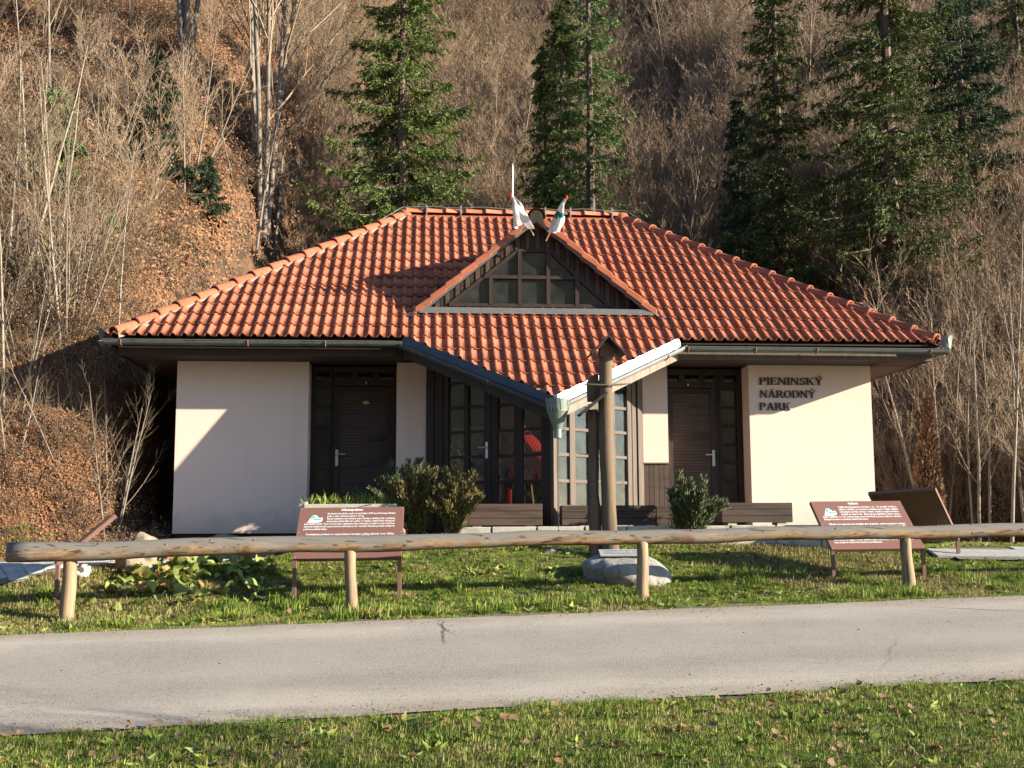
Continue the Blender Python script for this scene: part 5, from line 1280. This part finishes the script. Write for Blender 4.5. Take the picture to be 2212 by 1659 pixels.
# ------------------------------------------------------------------ scatter stuff through geometry nodes
def scatter(name, P, rot, scl, protos):
    col = bpy.data.collections.new(name+'_kinds')
    for o in protos: col.objects.link(o)
    me = bpy.data.meshes.new(name); n = len(P); me.vertices.add(n); me.vertices.foreach_set('co', np.asarray(P, np.float32).ravel())
    a = me.attributes.new('rot', 'FLOAT_VECTOR', 'POINT'); a.data.foreach_set('vector', np.asarray(rot, np.float32).ravel())
    a = me.attributes.new('scl', 'FLOAT', 'POINT'); a.data.foreach_set('value', np.asarray(scl, np.float32))
    a = me.attributes.new('idx', 'INT', 'POINT'); a.data.foreach_set('value', rng.integers(0, len(protos), n).astype(np.int32))
    ob = link(bpy.data.objects.new(name, me)); ng = bpy.data.node_groups.new(name, 'GeometryNodeTree')
    ng.interface.new_socket('Geometry', in_out='INPUT', socket_type='NodeSocketGeometry'); ng.interface.new_socket('Geometry', in_out='OUTPUT', socket_type='NodeSocketGeometry')
    gi, go = ng.nodes.new('NodeGroupInput'), ng.nodes.new('NodeGroupOutput'); ci = ng.nodes.new('GeometryNodeCollectionInfo'); ci.inputs['Collection'].default_value = col
    ci.inputs['Separate Children'].default_value = True; ci.inputs['Reset Children'].default_value = True
    ip = ng.nodes.new('GeometryNodeInstanceOnPoints'); ip.inputs['Pick Instance'].default_value = True
    def na(nm, dt):
        nd = ng.nodes.new('GeometryNodeInputNamedAttribute'); nd.data_type = dt; nd.inputs[0].default_value = nm; return nd.outputs[0]
    L = ng.links.new; L(gi.outputs[0], ip.inputs['Points']); L(ci.outputs[0], ip.inputs['Instance']); L(na('idx', 'INT'), ip.inputs['Instance Index']); L(na('rot', 'FLOAT_VECTOR'), ip.inputs['Rotation']); L(na('scl', 'FLOAT'), ip.inputs['Scale']); L(ip.outputs[0], go.inputs[0])
    md = ob.modifiers.new('scatter', 'NODES'); md.node_group = ng
    return tag(ob, kind='stuff')
def proto(name, me): return bpy.data.objects.new(name, me)
# thicket shrubs
pr = []
for s_ in range(5):
    a, b = bare(random.uniform(2.0, 3.2), 40+s_, .013, 11, .30, 2, 1.15, .15, .5, 3, .05)
    nt_ = len(b.vertices); bm = bmesh.new(); bm.from_mesh(a); bm.from_mesh(b); me = bpy.data.meshes.new('thicket_shrub'); bm.to_mesh(me)
    co_ = np.array([v.co[:] for v in bm.verts]); bm.free()
    me.materials.append(M['twig']); pr.append(proto('thicket_shrub', me))
    # dry leaves left on the twigs
    k = rng.choice(len(co_), 420); Pk = co_[k]+rng.normal(0, .03, (420, 3)); V, Fq = kites(Pk, rng.normal(0, 1, (420, 3)), .05, .035)
    lm = fast_mesh('thicket_leaves', V, Fq, M['leaftan']); pr[-1]['x'] = 1
    bm = bmesh.new(); bm.from_mesh(me); nf = len(bm.faces); bm.from_mesh(lm); bm.faces.ensure_lookup_table()
    for f in bm.faces[nf:]: f.material_index = 1
    bm.to_mesh(me); bm.free(); me.materials.append(M['leaftan'])
def hillpts(n, ymin, ymax, pw=1.0, cond=None):
    out = []
    while len(out) < n:
        Y = ymin+(ymax-ymin)*random.random()**pw; x = random.uniform(-.50*Y-1, .50*Y+1)
        if hillness(x, Y) < .15 or (Y < 25 and -6.2 < x < 7.3): continue
        if cond and not cond(x, Y): continue
        out.append((x, Y, gz(x, Y)-.05))
    return np.array(out)
dens = lambda x, Y: random.random() < (.07 if x/Y < -.21 and Y < 40 else .35 if x/Y < -.2 else 1.0)
P = hillpts(2900, 20, 75, .9, dens); n = len(P)
scatter('thicket', P, np.stack([rng.normal(0, .08, n), rng.normal(0, .08, n), rng.uniform(0, 6.3, n)], 1), rng.uniform(.55, 1.2, n)*(1+.012*(P[:, 1]-25)), pr)
# low brush with leaves near the foot of the slope
pr2 = []
for s_ in range(3):
    a, b = bare(.9, 60+s_, .008, 9, .55, 1, 1.0, .1, .7, 3, .08); bm = bmesh.new(); bm.from_mesh(a); bm.from_mesh(b); co_ = np.array([v.co[:] for v in bm.verts])
    k = rng.choice(len(co_), 260); V, Fq = kites(co_[k]+rng.normal(0, .05, (260, 3)), rng.normal(0, 1, (260, 3)), .042, .028); lm = fast_mesh('brush_leaves', V, Fq, M['leaftan']); nf = len(bm.faces); bm.from_mesh(lm); bm.faces.ensure_lookup_table()
    for f in bm.faces[nf:]: f.material_index = 1
    me = bpy.data.meshes.new('brush'); bm.to_mesh(me); bm.free(); me.materials.append(M['twigd']); me.materials.append(M['leaftan']); pr2.append(proto('brush', me))
P = hillpts(1000, 17.0, 34, 1.2, lambda x, Y: (x/Y < -.28 and Y < 27 and random.random() < .35) or x/Y > .33 or random.random() < .22); n = len(P)
scatter('undergrowth', P, np.stack([rng.normal(0, .2, n), rng.normal(0, .2, n), rng.uniform(0, 6.3, n)], 1), rng.uniform(.5, 1.3, n), pr2)
# leaf litter on the slope
def leafproto(m, L, n, spread, seed):
    rg = np.random.default_rng(seed); P = np.stack([rg.uniform(-spread, spread, n), rg.uniform(-spread, spread, n), rg.uniform(0, .04, n)], 1)
    a = rg.uniform(0, 6.3, n); D = np.stack([np.cos(a), np.sin(a), rg.normal(0, .35, n)], 1); V, Fq = kites(P, D, rg.uniform(.6, 1.2, n)*L, rg.uniform(.5, .8, n)*L, rg=rg)
    s = V.reshape(-1, 4, 3); s[:, 1, 2] = s[:, 0, 2]+rg.uniform(-.3, .5, n)*L*.5; s[:, 3, 2] = s[:, 0, 2]+rg.uniform(-.3, .5, n)*L*.5
    return proto('leaf_patch', fast_mesh('leaf_patch', s.reshape(-1, 3), Fq, m))
def slope_rot(P):
    e = .4; gx = (ground_z(P[:, 0]+e, P[:, 1])-ground_z(P[:, 0]-e, P[:, 1]))/(2*e); gy_ = (ground_z(P[:, 0], P[:, 1]+e)-ground_z(P[:, 0], P[:, 1]-e))/(2*e)
    return np.stack([np.arctan(gy_), -np.arctan(gx), np.zeros(len(P))], 1)
lp = [leafproto(M['leafdry'], .085, 90, .55, s_) for s_ in range(4)]+[leafproto(M['leaftan'], .08, 60, .55, 9)]
P = hillpts(9000, 14.8, 58, .9, lambda x, Y: Y > 19 and (x/Y < .05 or random.random() < .45))
scatter('leaf_litter', P+np.array([0, 0, .06]), slope_rot(P), rng.uniform(.8, 1.3, len(P)), lp)

NB = 5200; xb_ = rng.uniform(-9.8, -5.0, NB*4); yb_ = rng.uniform(14.2, 20, NB*4); kb = (bank(xb_, yb_) > .12) & (np.abs(xb_) < .49*yb_); P = np.stack([xb_[kb], yb_[kb], ground_z(xb_[kb], yb_[kb])], 1)[:NB]
scatter('bank_litter', P+np.array([0, 0, .02]), slope_rot(P), rng.uniform(.35, .6, len(P)), lp)
P2 = P[rng.choice(len(P), 420, False)]; n = len(P2); scatter('bank_scrub', P2, np.stack([rng.normal(0, .3, n), rng.normal(0, .3, n), rng.uniform(0, 6.3, n)], 1), rng.uniform(.25, .8, n), pr2)
# ------------------------------------------------------------------ grass
def tuft(m, n, h, spread, seed, w_=.006, lean=.45):
    rg = np.random.default_rng(seed); b = np.stack([rg.uniform(-spread, spread, n), rg.uniform(-spread, spread, n), np.zeros(n)-.01], 1)
    a = rg.uniform(0, 6.3, n); ln = rg.uniform(.1, lean*2, n); hh = h*rg.uniform(.45, 1.15, n); d = np.stack([np.cos(a)*ln, np.sin(a)*ln, np.ones(n)], 1)
    d /= np.linalg.norm(d, axis=1, keepdims=True); s = np.stack([-np.sin(a+.7), np.cos(a+.7), np.zeros(n)], 1)*w_/2*rg.uniform(.6, 1.4, n)[:, None]
    m_ = b+d*(hh*.55)[:, None]; t = b+d*(hh*.98)[:, None]+np.stack([np.cos(a)*ln*.4, np.sin(a)*ln*.4, -.35*ln], 1)*hh[:, None]
    V = np.stack([b-s, b+s, m_+s*.8, m_-s*.8, t], 1).reshape(-1, 3); k = np.arange(n)*5
    Fq = np.concatenate([np.stack([k, k+1, k+2], 1), np.stack([k, k+2, k+3], 1), np.stack([k+3, k+2, k+4], 1)])
    return proto('grass_tuft', fast_mesh('grass_tuft', V, Fq, m))
gp_ = [tuft(M['grass'], 90, .055, .10, s_, .0055) for s_ in range(5)]+[tuft(M['grass'], 60, .085, .07, 7, .007, .6)]
gp_d = [tuft(M['grassdry'], 60, .06, .10, 30+s_, .005, .8) for s_ in range(2)]
def lawnpts(n, q0, q1, cond=None, xw=.47):
    xs = rng.uniform(-8, 8, n*6); qs = rng.uniform(q0, q1, n*6); Ys = qs+.2*xs; ok = (np.abs(xs) < xw*Ys+.3)
    xs, Ys, qs = xs[ok], Ys[ok], qs[ok]
    if cond is not None: k = cond(xs, Ys, qs); xs, Ys = xs[k], Ys[k]
    xs, Ys = xs[:n], Ys[:n]; return np.stack([xs, Ys, ground_z(xs, Ys)], 1)
PPa = np.array([(p[0], p[1], p[2]) for p in PP+PP2])
def notpath(x, y, q):
    d = np.min(np.hypot(x[:, None]-PPa[None, :, 0], y[:, None]-PPa[None, :, 1])-PPa[None, :, 2], axis=1)
    lx_, ly_ = (x-BX)*math.cos(TH)+(y-BY)*math.sin(TH), -(x-BX)*math.sin(TH)+(y-BY)*math.cos(TH)
    inb = (lx_ > -WW) & (lx_ < WW) & (ly_ > -.05); ter = (lx_ > -1.4) & (lx_ < 3.8) & (ly_ > -1.62-.02*lx_); tro = (lx_ > -3.4) & (lx_ < -2.1) & (np.abs(ly_+1.45) < .22)
    edge = (rng.uniform(0, 1, len(q)) < (q-11.62-.16*wave(x, y, 2.4, 3))/.35) & (rng.uniform(0, 1, len(q)) > .75*(wave(x, y, 1.3, 12) > .62))
    return (hillness(x, y) < .35) & (d > -.02) & ~inb & ~ter & ~tro & edge
def gr_scatter(name, P, pr, smin=.7, smax=1.3): 
    n = len(P); patch = 1+.25*wave(P[:, 0], P[:, 1], 1.5, 4)
    scatter(name, P, np.stack([rng.normal(0, .06, n), rng.normal(0, .06, n), rng.uniform(0, 6.3, n)], 1), rng.uniform(smin, smax, n)*patch, pr)
front = lambda x, y, q: (q < 8.02+.07*np.sin(x*3)+.05*np.sin(x*11)+.03*np.sin(x*31)) & (rng.uniform(0, 1, len(q)) > .7*(wave(x, y, 1.8, 12) > .6))
gr_scatter('foreground_grass', lawnpts(10800, 5.6, 8.12, front), gp_, .6, 1.15)
gr_scatter('foreground_dry_grass', lawnpts(2200, 5.6, 7.9, front), gp_d)
gr_scatter('lawn_grass', lawnpts(15000, 11.65, 18.3, notpath), gp_, .5, .95)
dry = lambda x, y, q: notpath(x, y, q) & (wave(x, y, .9, 6)+.35*wave(x, y, 3, 1) > .12)
gr_scatter('lawn_dry_grass', lawnpts(2600, 11.65, 15.5, dry), gp_d, .8, 1.4)
gr_scatter('roadside_grass', lawnpts(500, 11.9, 13.5, lambda x, y, q: (wave(x, y, 2.2, 9) > .1)), [tuft(M['grass'], 40, .14, .05, 77, .008, .5)], .7, 1.3)
# fallen leaves on the lawns
def bigleaf(m, L, seed):
    rg = np.random.default_rng(seed); pts = []; 
    out = [(0, 0), (.35, .28), (.75, .3), (1.0, 0), (.75, -.3), (.35, -.28)]
    V = [(a*L, b*L*1.2, .012+.25*L*abs(b)+rg.uniform(-.1, .15)*L) for a, b in out]+[(.5*L, 0, .01)]
    return proto('fallen_leaf', fast_mesh('fallen_leaf', V, [(6, i, (i+1) % 6) for i in range(6)], m))
fl_ = [bigleaf(M['leaftan'], .06, 1), bigleaf(M['leafdry'], .06, 2), bigleaf(M['leaftan'], .045, 3), bigleaf(M['leaftan'], .075, 4), bigleaf(M['leafdry'], .05, 5)]
P = np.concatenate([lawnpts(1100, 5.6, 7.95, front), lawnpts(1900, 11.9, 15.3, notpath)]); P[:, 2] += .04; n = len(P)
scatter('fallen_leaves', P, np.stack([rng.normal(0, .4, n), rng.normal(0, .4, n), rng.uniform(0, 6.3, n)], 1), rng.uniform(.3, 1.1, n), fl_)
P = np.concatenate([lawnpts(60, 8.1, 11.6), lawnpts(500, 7.95, 8.25), lawnpts(500, 11.3, 11.7)]); P[:, 2] = ground_z(P[:, 0], P[:, 1], False)+.03; n = len(P)
scatter('grit_on_road', P, np.stack([rng.normal(0, .2, n), rng.normal(0, .2, n), rng.uniform(0, 6.3, n)], 1), rng.uniform(.08, .4, n), fl_)

def rosette(sd_, m):
    rg = np.random.default_rng(sd_); n = 9; a = np.arange(n)*2*math.pi/n+rg.uniform(-.3, .3, n); D = np.stack([np.cos(a), np.sin(a), rg.uniform(.2, .9, n)], 1)
    V, Fq = kites(np.zeros((n, 3)), D, rg.uniform(.06, .12, n), rg.uniform(.025, .04, n), rg=rg); return proto('weed_rosette', fast_mesh('weed_rosette', V, Fq, m))
P = np.concatenate([lawnpts(420, 11.8, 15.2, notpath), lawnpts(160, 5.6, 7.9, front)]); n = len(P)
scatter('weeds', P, np.stack([rng.normal(0, .15, n), rng.normal(0, .15, n), rng.uniform(0, 6.3, n)], 1), rng.uniform(.5, 1.3, n), [rosette(i, M['leafgreen'] if i < 3 else M['grass']) for i in range(5)])
# big leaved plant by the path
BL = empty('butterbur', gp(350, 1255), 0, 'patch of big yellow-green wilting leaves before the boulder', 'plant')
lm_ = []
for s_ in range(4):
    rg = np.random.default_rng(80+s_); L = .16; V = [(0, 0, 0)]; n = 10
    for i in range(n):
        t = 2*math.pi*i/n; r_ = (1+.15*math.sin(3*t+s_)+rg.uniform(-.1, .1))*(.75 if i == 5 else 1); V.append((L*.5+L*.55*r_*math.cos(t), L*.5*r_*math.sin(t), .04*math.cos(2*t+s_)+rg.uniform(-.02, .02)))
    V[0] = (L*.45, 0, -.015); lm_.append((V, [(0, i+1, (i+1) % n+1) for i in range(n)]))
LMS = [fast_mesh('leaf', np.array(v), f, M['leafgreen'], True) for v, f in lm_]; LMY = [fast_mesh('leaf', np.array(v), f, M['leafyel'], True) for v, f in lm_[:2]]
o_ = BL.location
for i in range(190):
    f = random.random(); u_ = random.gauss(0, 1); x = o_.x+random.uniform(-.55, 1.15); y = o_.y+.0+random.gauss(0, .42)+(.10*(x-o_.x)); 
    if in_path(x, y, PP) < .1: continue
    h = random.uniform(.04, .24)*max(.25, 1-abs(x-o_.x-.2)*.8)
    inst('leaf', random.choice(LMY) if random.random() < .22 else random.choice(LMS), BL, (x-o_.x, y-o_.y, gz(x, y)-o_.z+h), (random.gauss(0, .5), random.gauss(.1, .5), random.uniform(0, 6.3)), random.uniform(.45, 1.0))
# weeds in the trough
wd = empty('trough_weeds', tr.location, TH, 'straggly green weeds sprouting from the concrete trough', 'plant'); rg = np.random.default_rng(91)
n = 420; b = np.stack([rg.uniform(-.6, .65, n), rg.uniform(-.12, .12, n), np.full(n, .29)], 1); D = rg.normal(0, .5, (n, 3))+np.array([0, 0, 1.1]); LLn = rg.uniform(.05, .17, n)
V, Fq = kites(b+D*(rg.uniform(0, .05, n))[:, None], D, LLn, .016, rg=rg); obj_from('foliage', fast_mesh('foliage', V, Fq, M['grass']), wd)
wm = MB()
for i in range(14): x = random.uniform(-.6, .55); wm.tube([(x, 0, .28), (x+random.uniform(-.05, .05), random.uniform(-.05, .05), .28+random.uniform(.1, .2))], .003, 3)
wm.build('stems', M['twig'], wd)
# a bare roadside tree outside the frame on the sun side; its shadow falls over road and grass
btree('pollard', (8.0, 3.4, gz(8.0, 3.4)-.1), 'short forked bare tree on the near verge beyond the right edge', 1.0, .4)
btree('tall', (9.5, 3.9, gz(9.5, 3.9)-.1), 'bare tree on the near verge beyond the right edge', .62, 1.1)
